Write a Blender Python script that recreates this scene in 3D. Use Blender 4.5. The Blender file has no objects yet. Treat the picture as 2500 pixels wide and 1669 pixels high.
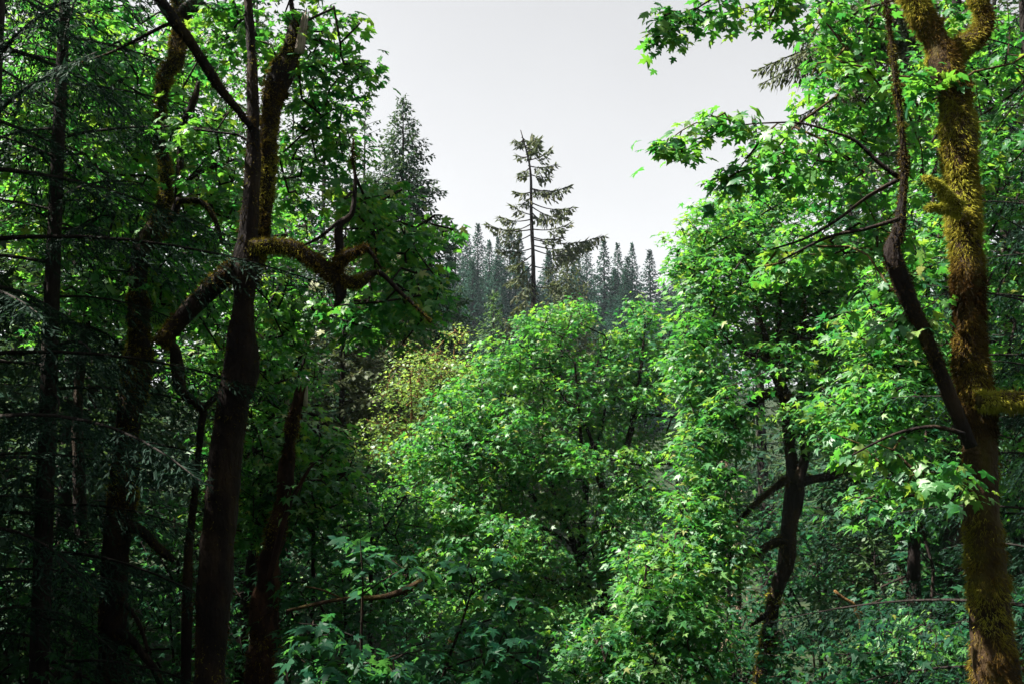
import bpy, math, random
import numpy as np
from mathutils import Matrix, Vector

# ------------------------------------------------------------------ camera
PITCH = math.radians(6.0)
CAMZ = 1.7
F = 2500 * 35 / 36.0
sc = bpy.context.scene
cam_d = bpy.data.cameras.new('camera'); cam = bpy.data.objects.new('camera', cam_d)
sc.collection.objects.link(cam); sc.camera = cam
cam_d.lens = 35; cam_d.sensor_width = 36; cam_d.clip_start = 0.05; cam_d.clip_end = 6000
cam.location = (0, 0, CAMZ); cam.rotation_euler = (math.pi / 2 + PITCH, 0, 0)

# ------------------------------------------------------------------ sky, sun, exposure
SUN_EL = math.radians(56)
SUN_AZ = math.radians(-95)            # from +Y (view direction), negative = left
sun_dir = Vector((math.sin(SUN_AZ) * math.cos(SUN_EL), math.cos(SUN_AZ) * math.cos(SUN_EL), math.sin(SUN_EL)))
w = bpy.data.worlds.new('World'); sc.world = w; w.use_nodes = True
nt = w.node_tree; bg = nt.nodes['Background']
sky = nt.nodes.new('ShaderNodeTexSky'); sky.sky_type = 'NISHITA'; sky.sun_disc = False
sky.sun_elevation = SUN_EL; sky.sun_rotation = SUN_AZ % (2 * math.pi)
sky.air_density = 1.0; sky.dust_density = 1.5; sky.ozone_density = 1.0
# thin even high overcast: the sky colour is washed out towards white
hs = nt.nodes.new('ShaderNodeHueSaturation'); hs.inputs['Saturation'].default_value = 0.06
nt.links.new(sky.outputs[0], hs.inputs['Color'])
tcw = nt.nodes.new('ShaderNodeTexCoord'); cl = nt.nodes.new('ShaderNodeTexNoise'); cl.inputs['Scale'].default_value = 2.2; cl.inputs['Detail'].default_value = 4
mr = nt.nodes.new('ShaderNodeMapRange'); mr.inputs['From Min'].default_value = 0.3; mr.inputs['From Max'].default_value = 0.7; mr.inputs['To Min'].default_value = 0.93; mr.inputs['To Max'].default_value = 1.03
vm = nt.nodes.new('ShaderNodeMix'); vm.data_type = 'RGBA'; vm.blend_type = 'MULTIPLY'; vm.inputs['Factor'].default_value = 1.0
nt.links.new(tcw.outputs['Generated'], cl.inputs['Vector']); nt.links.new(cl.outputs['Fac'], mr.inputs['Value'])
nt.links.new(hs.outputs[0], vm.inputs[6]); nt.links.new(mr.outputs[0], vm.inputs[7])
nt.links.new(vm.outputs[2], bg.inputs['Color']); bg.inputs['Strength'].default_value = 0.05
sl = bpy.data.lights.new('sun', 'SUN'); sl.energy = 5.0; sl.angle = math.radians(0.5); sl.color = (1.0, 0.95, 0.84)
so = bpy.data.objects.new('sun', sl); sc.collection.objects.link(so)
so.rotation_euler = (-sun_dir).to_track_quat('-Z', 'Y').to_euler(); so.location = (-20, -10, 40)
sc.view_settings.view_transform = 'Standard'; sc.view_settings.look = 'None'
sc.view_settings.exposure = 2.13; sc.view_settings.gamma = 1.0
sc.cycles.max_bounces = 6; sc.cycles.diffuse_bounces = 2; sc.cycles.glossy_bounces = 2
sc.cycles.transmission_bounces = 4; sc.cycles.transparent_max_bounces = 4; sc.cycles.volume_bounces = 0
sc.cycles.use_denoising = True

# ------------------------------------------------------------------ helpers
rng = np.random.default_rng(7)
def nrm(a): return a / np.maximum(np.linalg.norm(a, axis=-1, keepdims=True), 1e-9)
cp, sp = math.cos(PITCH), math.sin(PITCH)
def P(px, py, d):
    """photo pixel + forward distance in metres -> world point"""
    u = (px - 1250) / F; v = (834.5 - py) / F
    s = d / (cp - v * sp)
    return np.array((u * s, d, CAMZ + (sp + v * cp) * s))
def project(p):
    x, y, z = p[:, 0], p[:, 1], p[:, 2] - CAMZ
    dep = y * cp + z * sp; up = -y * sp + z * cp
    dep = np.maximum(dep, 0.01)
    return 1250 + F * x / dep, 834.5 - F * up / dep, dep

def _hash(ix, iy, iz):
    h = (ix.astype(np.int64) * 374761393 + iy.astype(np.int64) * 668265263 + iz.astype(np.int64) * 2147483647) & 0x7fffffff
    h = ((h ^ (h >> 13)) * 1274126177) & 0x7fffffff
    return ((h ^ (h >> 16)) & 0xffff) / 65535.0
def vnoise(p):
    i = np.floor(p).astype(np.int64); f = p - i; f = f * f * (3 - 2 * f)
    r = 0
    for dx in (0, 1):
        for dy in (0, 1):
            for dz in (0, 1):
                wgt = (f[:, 0] if dx else 1 - f[:, 0]) * (f[:, 1] if dy else 1 - f[:, 1]) * (f[:, 2] if dz else 1 - f[:, 2])
                r = r + wgt * _hash(i[:, 0] + dx, i[:, 1] + dy, i[:, 2] + dz)
    return r * 2 - 1
def fbm(p, o=3):
    r = 0; a = 1.0
    for k in range(o): r = r + a * vnoise(p * 2 ** k + 17 * k); a *= 0.5
    return r

C = sc.collection
def mesh_from(name, V, faces, mat, attrs=None, smooth=False):
    """faces: list of (n,k) index arrays"""
    me = bpy.data.meshes.new(name)
    V = np.asarray(V, np.float32); me.vertices.add(len(V)); me.vertices.foreach_set('co', V.ravel())
    faces = [np.asarray(f, np.int32) for f in faces if len(f)]
    tot = np.concatenate([np.full(len(f), f.shape[1], np.int32) for f in faces])
    idx = np.concatenate([f.ravel() for f in faces])
    st = np.concatenate([[0], np.cumsum(tot)[:-1]]).astype(np.int32)
    me.loops.add(len(idx)); me.loops.foreach_set('vertex_index', idx)
    me.polygons.add(len(tot)); me.polygons.foreach_set('loop_start', st); me.polygons.foreach_set('loop_total', tot)
    if smooth: me.polygons.foreach_set('use_smooth', np.ones(len(tot), bool))
    me.update(calc_edges=True)
    if attrs:
        for k, v in attrs.items():
            a = me.attributes.new(k, 'FLOAT', 'FACE'); a.data.foreach_set('value', np.asarray(v, np.float32))
    me.materials.append(mat)
    return me
PINV = {}
def link(name, me, parent=None):
    o = bpy.data.objects.new(name, me); C.objects.link(o)
    if parent is not None:
        o.parent = parent
        if parent.name in PINV: o.matrix_parent_inverse = PINV[parent.name]     # mesh is in world coordinates
    return o
def thing(name, label, cat, group=None, loc=(0, 0, 0)):
    o = bpy.data.objects.new(name, None); C.objects.link(o); o.location = loc
    o.empty_display_size = 0.3
    o['label'] = label; o['category'] = cat
    if group: o['group'] = group
    return o
def structure(o): o['kind'] = 'structure'; return o
def stuff(o): o['kind'] = 'stuff'; return o

# ------------------------------------------------------------------ materials
def node_mat(name):
    m = bpy.data.materials.new(name); m.use_nodes = True
    t = m.node_tree; t.nodes.clear()
    out = t.nodes.new('ShaderNodeOutputMaterial')
    return m, t, out
def ramp(t, stops):
    r = t.nodes.new('ShaderNodeValToRGB'); e = r.color_ramp.elements
    e[0].position, e[0].color = stops[0][0], (*stops[0][1], 1)
    e[1].position, e[1].color = stops[-1][0], (*stops[-1][1], 1)
    for p, c in stops[1:-1]:
        x = e.new(p); x.color = (*c, 1)
    return r
def leaf_mat(name, refl, trans, mix=0.46, rough=0.46, spec=0.5):
    m, t, out = node_mat(name)
    at = t.nodes.new('ShaderNodeAttribute'); at.attribute_name = 'rnd'
    r1 = ramp(t, refl); r2 = ramp(t, trans)
    t.links.new(at.outputs['Fac'], r1.inputs[0]); t.links.new(at.outputs['Fac'], r2.inputs[0])
    p = t.nodes.new('ShaderNodeBsdfPrincipled'); p.inputs['Roughness'].default_value = rough
    p.inputs['Specular IOR Level'].default_value = spec
    tr = t.nodes.new('ShaderNodeBsdfTranslucent')
    mx = t.nodes.new('ShaderNodeMixShader'); mx.inputs[0].default_value = mix
    t.links.new(r1.outputs[0], p.inputs['Base Color']); t.links.new(r2.outputs[0], tr.inputs['Color'])
    t.links.new(p.outputs[0], mx.inputs[1]); t.links.new(tr.outputs[0], mx.inputs[2])
    t.links.new(mx.outputs[0], out.inputs['Surface'])
    return m
def bark_mat(name, stops, scale=6.0, rough=0.9, bump=0.6, stretch=(1, 1, 0.35)):
    m, t, out = node_mat(name)
    tc = t.nodes.new('ShaderNodeTexCoord'); mp = t.nodes.new('ShaderNodeMapping'); mp.inputs['Scale'].default_value = stretch
    n = t.nodes.new('ShaderNodeTexNoise'); n.inputs['Scale'].default_value = scale; n.inputs['Detail'].default_value = 6
    r = ramp(t, stops)
    n2 = t.nodes.new('ShaderNodeTexNoise'); n2.inputs['Scale'].default_value = scale * 6; n2.inputs['Detail'].default_value = 4
    b = t.nodes.new('ShaderNodeBump'); b.inputs['Strength'].default_value = bump; b.inputs['Distance'].default_value = 0.06
    p = t.nodes.new('ShaderNodeBsdfPrincipled'); p.inputs['Roughness'].default_value = rough; p.inputs['Specular IOR Level'].default_value = 0.2
    L = t.links.new
    L(tc.outputs['Object'], mp.inputs[0]); L(mp.outputs[0], n.inputs['Vector']); L(mp.outputs[0], n2.inputs['Vector'])
    L(n.outputs['Fac'], r.inputs[0]); L(r.outputs[0], p.inputs['Base Color'])
    L(n2.outputs['Fac'], b.inputs['Height']); L(b.outputs[0], p.inputs['Normal']); L(p.outputs[0], out.inputs['Surface'])
    return m
def tuft_mat(name, stops):
    m, t, out = node_mat(name)
    at = t.nodes.new('ShaderNodeAttribute'); at.attribute_name = 'rnd'
    r = ramp(t, stops); t.links.new(at.outputs['Fac'], r.inputs[0])
    d = t.nodes.new('ShaderNodeBsdfDiffuse'); tr = t.nodes.new('ShaderNodeBsdfTranslucent')
    mx = t.nodes.new('ShaderNodeMixShader'); mx.inputs[0].default_value = 0.25
    t.links.new(r.outputs[0], d.inputs[0]); t.links.new(r.outputs[0], tr.inputs[0])
    t.links.new(d.outputs[0], mx.inputs[1]); t.links.new(tr.outputs[0], mx.inputs[2]); t.links.new(mx.outputs[0], out.inputs['Surface'])
    return m

M = {}
M['maple'] = leaf_mat('maple_leaf', [(0, (0.010, 0.072, 0.030)), (0.45, (0.034, 0.145, 0.040)), (0.75, (0.07, 0.195, 0.045)), (0.93, (0.115, 0.225, 0.045)), (1, (0.17, 0.19, 0.04))],
                      [(0, (0.03, 0.20, 0.035)), (0.45, (0.09, 0.34, 0.035)), (0.8, (0.18, 0.44, 0.035)), (1, (0.30, 0.44, 0.04))])
M['yellow'] = leaf_mat('vine_maple_leaf', [(0, (0.05, 0.13, 0.03)), (0.7, (0.10, 0.19, 0.045)), (1, (0.15, 0.21, 0.06))],
                       [(0, (0.17, 0.34, 0.05)), (1, (0.34, 0.46, 0.08))])
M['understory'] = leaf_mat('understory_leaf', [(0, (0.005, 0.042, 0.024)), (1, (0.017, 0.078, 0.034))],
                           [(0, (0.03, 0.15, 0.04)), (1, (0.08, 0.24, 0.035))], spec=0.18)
M['needle'] = leaf_mat('fir_needles', [(0, (0.007, 0.028, 0.018)), (0.7, (0.017, 0.050, 0.026)), (1, (0.05, 0.075, 0.028))],
                       [(0, (0.03, 0.08, 0.03)), (1, (0.12, 0.2, 0.05))], mix=0.2, rough=0.6, spec=0.1)
M['needle_far'] = leaf_mat('far_fir_needles', [(0, (0.004, 0.026, 0.019)), (1, (0.012, 0.055, 0.034))], [(0, (0.02, 0.06, 0.03)), (1, (0.04, 0.09, 0.04))], mix=0.15, rough=0.7, spec=0.1)
M['needle_dark'] = leaf_mat('shaded_hemlock_needles', [(0, (0.004, 0.016, 0.012)), (1, (0.012, 0.034, 0.02))], [(0, (0.01, 0.04, 0.02)), (1, (0.03, 0.07, 0.03))], mix=0.15, rough=0.7, spec=0.08)  # near-black colour stands in for shade on the edge hemlocks
M['needle_young'] = leaf_mat('young_fir_needles', [(0, (0.02, 0.055, 0.018)), (1, (0.05, 0.10, 0.028))],
                       [(0, (0.06, 0.16, 0.04)), (1, (0.16, 0.3, 0.06))], mix=0.25, rough=0.55, spec=0.3)
M['needle_dry'] = leaf_mat('dry_twigs', [(0, (0.10, 0.07, 0.045)), (1, (0.22, 0.17, 0.12))],
                       [(0, (0.10, 0.07, 0.04)), (1, (0.2, 0.15, 0.1))], mix=0.15, rough=0.8, spec=0.1)
M['needle_olive'] = leaf_mat('olive_fir_needles', [(0, (0.022, 0.035, 0.015)), (0.6, (0.042, 0.058, 0.024)), (1, (0.085, 0.08, 0.035))],
                       [(0, (0.06, 0.1, 0.03)), (1, (0.16, 0.18, 0.06))], mix=0.22, rough=0.6, spec=0.2)
M['bark'] = bark_mat('maple_bark', [(0.3, (0.004, 0.0025, 0.003)), (0.5, (0.011, 0.0065, 0.0055)), (0.7, (0.03, 0.018, 0.009))], 5)
M['mossbark'] = bark_mat('mossy_bark', [(0.32, (0.014, 0.008, 0.005)), (0.48, (0.035, 0.02, 0.008)), (0.6, (0.055, 0.042, 0.009)), (0.72, (0.08, 0.07, 0.012))], 4, stretch=(1, 1, 0.7))
M['redbark'] = bark_mat('rotten_wood', [(0.3, (0.008, 0.004, 0.003)), (0.5, (0.022, 0.009, 0.006)), (0.7, (0.06, 0.026, 0.013))], 6)
M['firbark'] = bark_mat('fir_bark', [(0.3, (0.008, 0.006, 0.006)), (0.6, (0.02, 0.015, 0.013)), (0.8, (0.04, 0.03, 0.024))], 5)
M['deadwood'] = bark_mat('bare_dead_wood', [(0.3, (0.16, 0.12, 0.09)), (0.6, (0.32, 0.27, 0.22)), (0.8, (0.45, 0.4, 0.35))], 9)
M['orangebark'] = bark_mat('orange_bark', [(0.3, (0.05, 0.025, 0.01)), (0.55, (0.13, 0.07, 0.022)), (0.75, (0.2, 0.125, 0.04))], 6)  # orange-brown bark, tone varied by noise
M['moss'] = tuft_mat('moss', [(0, (0.028, 0.015, 0.005)), (0.3, (0.10, 0.062, 0.015)), (0.6, (0.185, 0.155, 0.022)), (1, (0.31, 0.31, 0.04))])
M['moss_dark'] = tuft_mat('dark_moss', [(0, (0.03, 0.016, 0.007)), (0.5, (0.06, 0.045, 0.012)), (1, (0.13, 0.12, 0.02))])
M['ground'] = bark_mat('forest_floor', [(0.3, (0.008, 0.012, 0.006)), (0.55, (0.014, 0.028, 0.010)), (0.75, (0.03, 0.035, 0.014))], 1.2, stretch=(1, 1, 1))
M['hillsoil'] = M['ground']

# ------------------------------------------------------------------ terrain
def ground_z(x, y):
    x = np.asarray(x, float); y = np.asarray(y, float)
    pts = [(-4000, 0.5), (-20, 0.4), (0, 0.0), (3, -0.2), (8, -1.2), (16, -3.0), (28, -4.8), (45, -4.5), (70, -2.0), (110, 3.0), (160, 8.5), (230, 14.0), (330, 18.0), (900, 24)]
    z = np.interp(y, [p[0] for p in pts], [p[1] for p in pts])
    z = z + np.clip(-x - 6, 0, 300) * 0.055 * np.clip((y + 30) / 60, 0, 1) * np.clip((900 - y) / 600, 0, 1) * 0.4 + np.clip(x - 8, 0, 200) * 0.03
    q = np.stack([x * 0.08, y * 0.08, 0 * x], -1).reshape(-1, 3)
    return z + (fbm(q, 3).reshape(x.shape)) * 0.35
gx = np.concatenate([np.linspace(-700, -160, 10), np.linspace(-150, 150, 121), np.linspace(160, 700, 10)])
gy = np.concatenate([np.linspace(-250, -60, 8), np.linspace(-50, 60, 90), np.linspace(62, 330, 68), np.linspace(345, 900, 14)])
GX, GY = np.meshgrid(gx, gy); GZ = ground_z(GX, GY)
nx = len(gx); ii = np.arange(len(gx) - 1)[None, :] + (np.arange(len(gy) - 1) * nx)[:, None]; ii = ii.ravel()
me = mesh_from('ground', np.stack([GX, GY, GZ], -1).reshape(-1, 3), [np.stack([ii, ii + 1, ii + nx + 1, ii + nx], -1)], M['ground'], smooth=True)
structure(link('ground', me))

# ------------------------------------------------------------------ wood
def spline(pts, step):
    """Catmull-Rom through rows (x,y,z,r)"""
    p = np.asarray(pts, float)
    if len(p) == 2: p = np.vstack([p[0], (p[0] + p[1]) / 2, p[1]])
    q = np.vstack([2 * p[0] - p[1], p, 2 * p[-1] - p[-2]])
    out = []
    for i in range(1, len(q) - 2):
        n = max(2, int(np.linalg.norm(q[i + 1, :3] - q[i, :3]) / step))
        t = np.linspace(0, 1, n, endpoint=False)[:, None]
        a, b, c, d = q[i - 1], q[i], q[i + 1], q[i + 2]
        out.append(0.5 * (2 * b + (c - a) * t + (2 * a - 5 * b + 4 * c - d) * t ** 2 + (3 * b - a - 3 * c + d) * t ** 3))
    out.append(p[-1:]); out = np.vstack(out); out[:, 3] = np.maximum(out[:, 3], 0.002)
    return out
def tube(path, sides=10, lump=0.12, freq=3.0, cap=True):
    """path rows (x,y,z,r) -> verts, quads, normals, ring centre"""
    c = path[:, :3]; r = path[:, 3]; n = len(c)
    tg = nrm(np.gradient(c, axis=0))
    ref = np.array((0.0, 1.0, 0.0)) if abs(tg[:, 1]).mean() < 0.75 else np.array((1.0, 0.0, 0.0))
    s = nrm(np.cross(tg, ref)); u = np.cross(s, tg)
    a = np.linspace(0, 2 * np.pi, sides, endpoint=False)
    N = s[:, None, :] * np.cos(a)[None, :, None] + u[:, None, :] * np.sin(a)[None, :, None]
    V = c[:, None, :] + N * r[:, None, None]
    if lump > 0:
        flat = V.reshape(-1, 3)
        k = fbm(flat * freq, 3).reshape(n, sides)
        k2 = fbm(flat * freq * 5, 2).reshape(n, sides)
        if sides >= 12:                                # long furrows in the bark
            al = np.cumsum(np.r_[0, np.linalg.norm(np.diff(c, axis=0), axis=1)])[:, None] + 0 * a[None, :]
            q = np.stack([np.cos(a)[None, :] * 3.2 + 0 * al, np.sin(a)[None, :] * 3.2 + 0 * al, al * 1.6], -1).reshape(-1, 3)
            k2 = k2 - 1.6 * np.abs(fbm(q + 5, 3).reshape(n, sides)) + 0.5
        V = c[:, None, :] + N * (r[:, None] * (1 + lump * 1.6 * k + lump * 0.6 * k2))[..., None]
    i = np.arange(n - 1)[:, None] * sides; j = np.arange(sides)[None, :]; j2 = (j + 1) % sides
    Q = np.stack([i + j, i + j2, i + sides + j2, i + sides + j], -1).reshape(-1, 4)
    V = V.reshape(-1, 3); fs = [Q]
    if cap:
        fs.append((np.arange(sides) + (n - 1) * sides)[None, :]); fs.append(np.arange(sides)[::-1][None, :])
    return V, fs, N.reshape(-1, 3)
def limb_px(pts, d=None):
    """rows (px,py,width_px[,depth]) -> (x,y,z,r) control points"""
    out = []
    for q in pts:
        dd = q[3] if len(q) > 3 else d
        out.append((*P(q[0], q[1], dd), q[2] / 2 / F * dd))
    return np.array(out)
def wood(name, ctrl, mat, parent, step=0.12, sides=10, lump=0.10, freq=3.0):
    path = spline(ctrl, step); V, fs, N = tube(path, sides, lump, freq)
    o = link(name, mesh_from(name, V, fs, mat, smooth=True), parent)
    q = np.random.default_rng(len(V)); m = len(V) * 10; i = np.sort(q.integers(0, max(1, len(V) - sides - 1), m))   # points spread over the surface
    a, b = q.uniform(0, 1, (2, m, 1))
    return o, path, V[i] + a * (V[i + 1] - V[i]) + b * (V[i + sides] - V[i]), N[i]
def tufts(name, V, N, n, ln, wd, mat, parent, bias=0.0, seed=0, hang=0.5, patch=1.2, cut=-0.15, upfirst=0.0, zb=None, zc=None):
    """shaggy moss: many thin blades on a surface, in patches"""
    r = np.random.default_rng(seed)
    i = r.integers(0, len(V), n * 3); p = V[i] + r.normal(0, wd * 1.2, (n * 3, 3)); nn = N[i]
    k = fbm(p * patch, 3) + upfirst * nn[:, 2]
    if zc: k = k - np.interp(p[:, 2], *zip(*zc))
    keep = np.nonzero(k + r.normal(0, 0.15, len(k)) > cut)[0][:n]
    p, nn, k = p[keep], nn[keep], k[keep]; m = len(p)
    p = p + nn * (np.clip(fbm(p * 9.0, 2), -0.2, 1) * ln * 0.7)[:, None]
    l = ln * (0.35 + 1.1 * r.uniform(0, 1, m) ** 2)[:, None]
    dr = nrm(nn * 0.9 + np.array((0, 0, -hang)) + r.normal(0, 0.45, (m, 3)))
    s = nrm(np.cross(dr, r.normal(0, 1, (m, 3)))) * (wd * r.uniform(0.6, 1.4, m)[:, None])
    base = p - nn * wd
    V3 = np.stack([base - s, base + s, base + dr * l], 1).reshape(-1, 3)
    f = np.arange(3 * m).reshape(-1, 3)
    rnd = np.clip(0.45 + bias + 0.45 * fbm(p * patch * 1.7 + 31, 3) + r.normal(0, 0.12, m), 0, 1)
    if zb: rnd = np.clip(rnd + np.interp(p[:, 2], *zip(*zb)), 0, 1)
    return stuff(link(name, mesh_from(name, V3, [f], mat, {'rnd': rnd}), parent))

# ------------------------------------------------------------------ leaves
HI = [(0, 0), (.18, -.07), (.40, -.03), (.25, .13), (.44, .20), (.60, .42), (.42, .43), (.17, .40), (.25, .66), (.12, .72), (0, 1.0)]
MID = [(0, 0), (.38, -.02), (.22, .15), (.58, .42), (.17, .40), (0, 1.0)]
LOW = [(0, 0), (.52, .25), (.2, .45), (0, 1.0)]
def leaf_template(half):
    o = half + [(-x, y) for x, y in half[-2:0:-1]]
    o = np.array(o, float); o[:, 1] -= 0.1
    cz = np.array([[0, .22]]) if len(half) > 6 else None
    if cz is not None:
        v = np.vstack([cz, o]); n = len(o)
        f = np.array([(0, 1 + i, 1 + (i + 1) % n) for i in range(n)])
    else:
        v = o; n = len(o); f = np.array([(0, i, i + 1) for i in range(1, n - 1)])
    z = -0.30 * v[:, 0] ** 2 - 0.22 * np.maximum(v[:, 1], 0) ** 2 + 0.03 * np.sin(v[:, 0] * 9)
    return np.column_stack([v, z]), f
TPL = {'hi': leaf_template(HI), 'mid': leaf_template(MID), 'low': leaf_template(LOW)}
def leaf_frames(t, n):
    t = nrm(t); n = nrm(n - (n * t).sum(-1, keepdims=True) * t); s = np.cross(t, n)
    return s, t, n
def leaf_mesh(name, pos, t, n, size, rnd, lod, mat, curl=None):
    tv, tf = TPL[lod]; s, t, n = leaf_frames(t, n); N = len(pos)
    if curl is None: curl = rng.uniform(0.4, 2.2, N)
    wdt = rng.uniform(0.85, 1.15, N)
    V = pos[:, None] + size[:, None, None] * (tv[None, :, 0:1] * wdt[:, None, None] * s[:, None] + tv[None, :, 1:2] * t[:, None] + (tv[None, :, 2] * curl[:, None])[..., None] * n[:, None])
    Fc = (tf[None] + (np.arange(N) * len(tv))[:, None, None]).reshape(-1, 3)
    return mesh_from(name, V.reshape(-1, 3), [Fc], mat, {'rnd': np.repeat(rnd, len(tf))})
_single = {}
def single_leaf_mesh(mat, k):
    key = (mat.name, k)
    if key not in _single:
        r = np.random.default_rng(k)
        tv, tf = TPL['hi']; v = tv.copy(); v[:, 2] *= r.uniform(0.3, 2.2); v[:, 0] *= r.uniform(0.85, 1.15)
        v += r.normal(0, 0.012, v.shape)
        _single[key] = mesh_from('leaf', v, [tf], mat, {'rnd': np.full(len(tf), (k + 0.5) / 10)})
    return _single[key]
def single_leaves(parent, mat, pos, t, n, size, rnd):
    s, t, n = leaf_frames(t, n)
    for i in range(len(pos)):
        o = link('leaf', single_leaf_mesh(mat, int(min(9, rnd[i] * 10))), parent)
        o.matrix_basis = Matrix(((s[i, 0] * size[i], t[i, 0] * size[i], n[i, 0] * size[i], pos[i, 0]),
                                 (s[i, 1] * size[i], t[i, 1] * size[i], n[i, 1] * size[i], pos[i, 1]),
                                 (s[i, 2] * size[i], t[i, 2] * size[i], n[i, 2] * size[i], pos[i, 2]), (0, 0, 0, 1)))

def cluster_leaves(cent, out, K, R, size, r, droop=0.45, tilt=0.45):
    """umbrella-like sprays of leaves round each twig end"""
    N = len(cent); k = np.repeat(np.arange(N), K); m = len(k)
    ph = r.uniform(0, 2 * np.pi, m); rho = np.sqrt(r.uniform(0.02, 1, m))
    Rk = (R * r.uniform(0.6, 1.35, N))[k]
    rad = np.column_stack([np.cos(ph), np.sin(ph), np.zeros(m)])
    sl = np.column_stack([r.normal(0, 0.25, N), r.normal(0, 0.25, N)])[k]      # each spray leans its own way
    off = rad * (rho * Rk)[:, None]
    z = -droop * rho ** 2 * Rk + (off[:, :2] * sl).sum(1) + r.normal(0, 0.16, m) * Rk
    pos = cent[k] + off + np.column_stack([0 * z, 0 * z, z])
    t = rad + out[k] * 0.5 + np.column_stack([r.normal(0, 0.45, m), r.normal(0, 0.45, m), -0.45 + r.normal(0, 0.35, m)])
    n = np.column_stack([r.normal(0, tilt, m), r.normal(0, tilt, m), np.ones(m)]) + rad * (0.35 + 0.4 * rho)[:, None] + np.column_stack([sl * -1, 0 * z])
    sz = size * r.uniform(0.5, 1.3, m)
    crnd = r.normal(0, 0.2, N)[k]
    rnd = np.clip(0.5 + crnd + r.normal(0, 0.2, m), 0, 1)
    rnd = np.where(r.uniform(0, 1, m) < 0.02, 1.0, np.minimum(rnd, 0.92))
    return pos, t, n, sz, rnd

def grow(nodes, targets, r, maxlen=0.8, sag=0.08):
    """join every twig end to the nearest wood already there; returns segments (a,b) and radii"""
    nodes = np.asarray(nodes)
    d0 = np.array([((nodes - q) ** 2).sum(1).min() for q in targets]); order = np.argsort(d0)
    pts = list(nodes); par = [-1] * len(pts); cnt = [0.0] * len(pts)
    buf = np.zeros((len(pts) + len(targets) * 14, 3)); buf[:len(pts)] = nodes; n = len(pts)
    for k in order:
        q = targets[k]; dd = ((buf[:n] - q) ** 2).sum(1); j = int(dd.argmin()); L = math.sqrt(dd[j])
        m = max(1, min(12, int(L / maxlen) + 1)); a = buf[j].copy(); prev = j
        for i in range(1, m + 1):
            f = i / m; p = a + (q - a) * f
            if i < m: p = p + r.normal(0, 0.05 * L / m + 0.01, 3) + np.array((0, 0, sag * L * math.sin(f * math.pi)))
            buf[n] = p; par.append(prev); cnt.append(0.0); prev = n; n += 1
        x = prev
        while x >= 0: cnt[x] += 1; x = par[x]
    par = np.array(par); cnt = np.array(cnt); seg = np.nonzero(par >= 0)[0]
    return buf[:n], par, cnt, seg
def twig_mesh(name, pts, par, cnt, seg, mat, r0, rmax, sides=4):
    rad = np.minimum(r0 * np.sqrt(np.maximum(cnt, 1)), rmax)
    a = pts[par[seg]]; b = pts[seg]; rb = rad[seg]; ra = np.where(par[par[seg]] >= 0, np.minimum(rad[par[seg]], rb * 1.7), rb * 1.3)
    d = nrm(b - a); ref = np.where(np.abs(d[:, 2:3]) > 0.8, np.array((1.0, 0, 0)), np.array((0, 0, 1.0)))
    s = nrm(np.cross(d, ref)); u = np.cross(s, d)
    ang = np.linspace(0, 2 * np.pi, sides, endpoint=False)
    N = s[:, None] * np.cos(ang)[None, :, None] + u[:, None] * np.sin(ang)[None, :, None]
    V = np.concatenate([a[:, None] + N * ra[:, None, None], (b + d * 0.01)[:, None] + N * rb[:, None, None]], 1)
    j = np.arange(sides); q = np.stack([j, (j + 1) % sides, sides + (j + 1) % sides, sides + j], -1)
    Q = (q[None] + (np.arange(len(seg)) * 2 * sides)[:, None, None]).reshape(-1, 4)
    return mesh_from(name, V.reshape(-1, 3), [Q], mat, smooth=True)

def blob_points(blobs, dens, r):
    """blobs rows (px,py,depth, rx_px, ry_px, depth_radius_m[, weight]) -> twig ends, mostly towards the shell"""
    out = []
    for b in blobs:
        c = P(b[0], b[1], b[2]); rx = b[3] / F * b[2]; rz = b[4] / F * b[2]; ry = b[5]; wgt = b[6] if len(b) > 6 else 1
        n = max(3, int(dens * wgt * (rx * rz * 3.2 + ry * rx * 1.2)))
        v = nrm(r.normal(0, 1, (n, 3))) * (r.uniform(0.04, 1, n) ** (1 / 2.6))[:, None]
        v *= (1 + 0.16 * fbm(v * 2.3 + b[0] * 0.01, 2))[:, None]
        out.append(c + v * np.array((rx, ry, rz)))
    return np.vstack(out)

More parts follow.
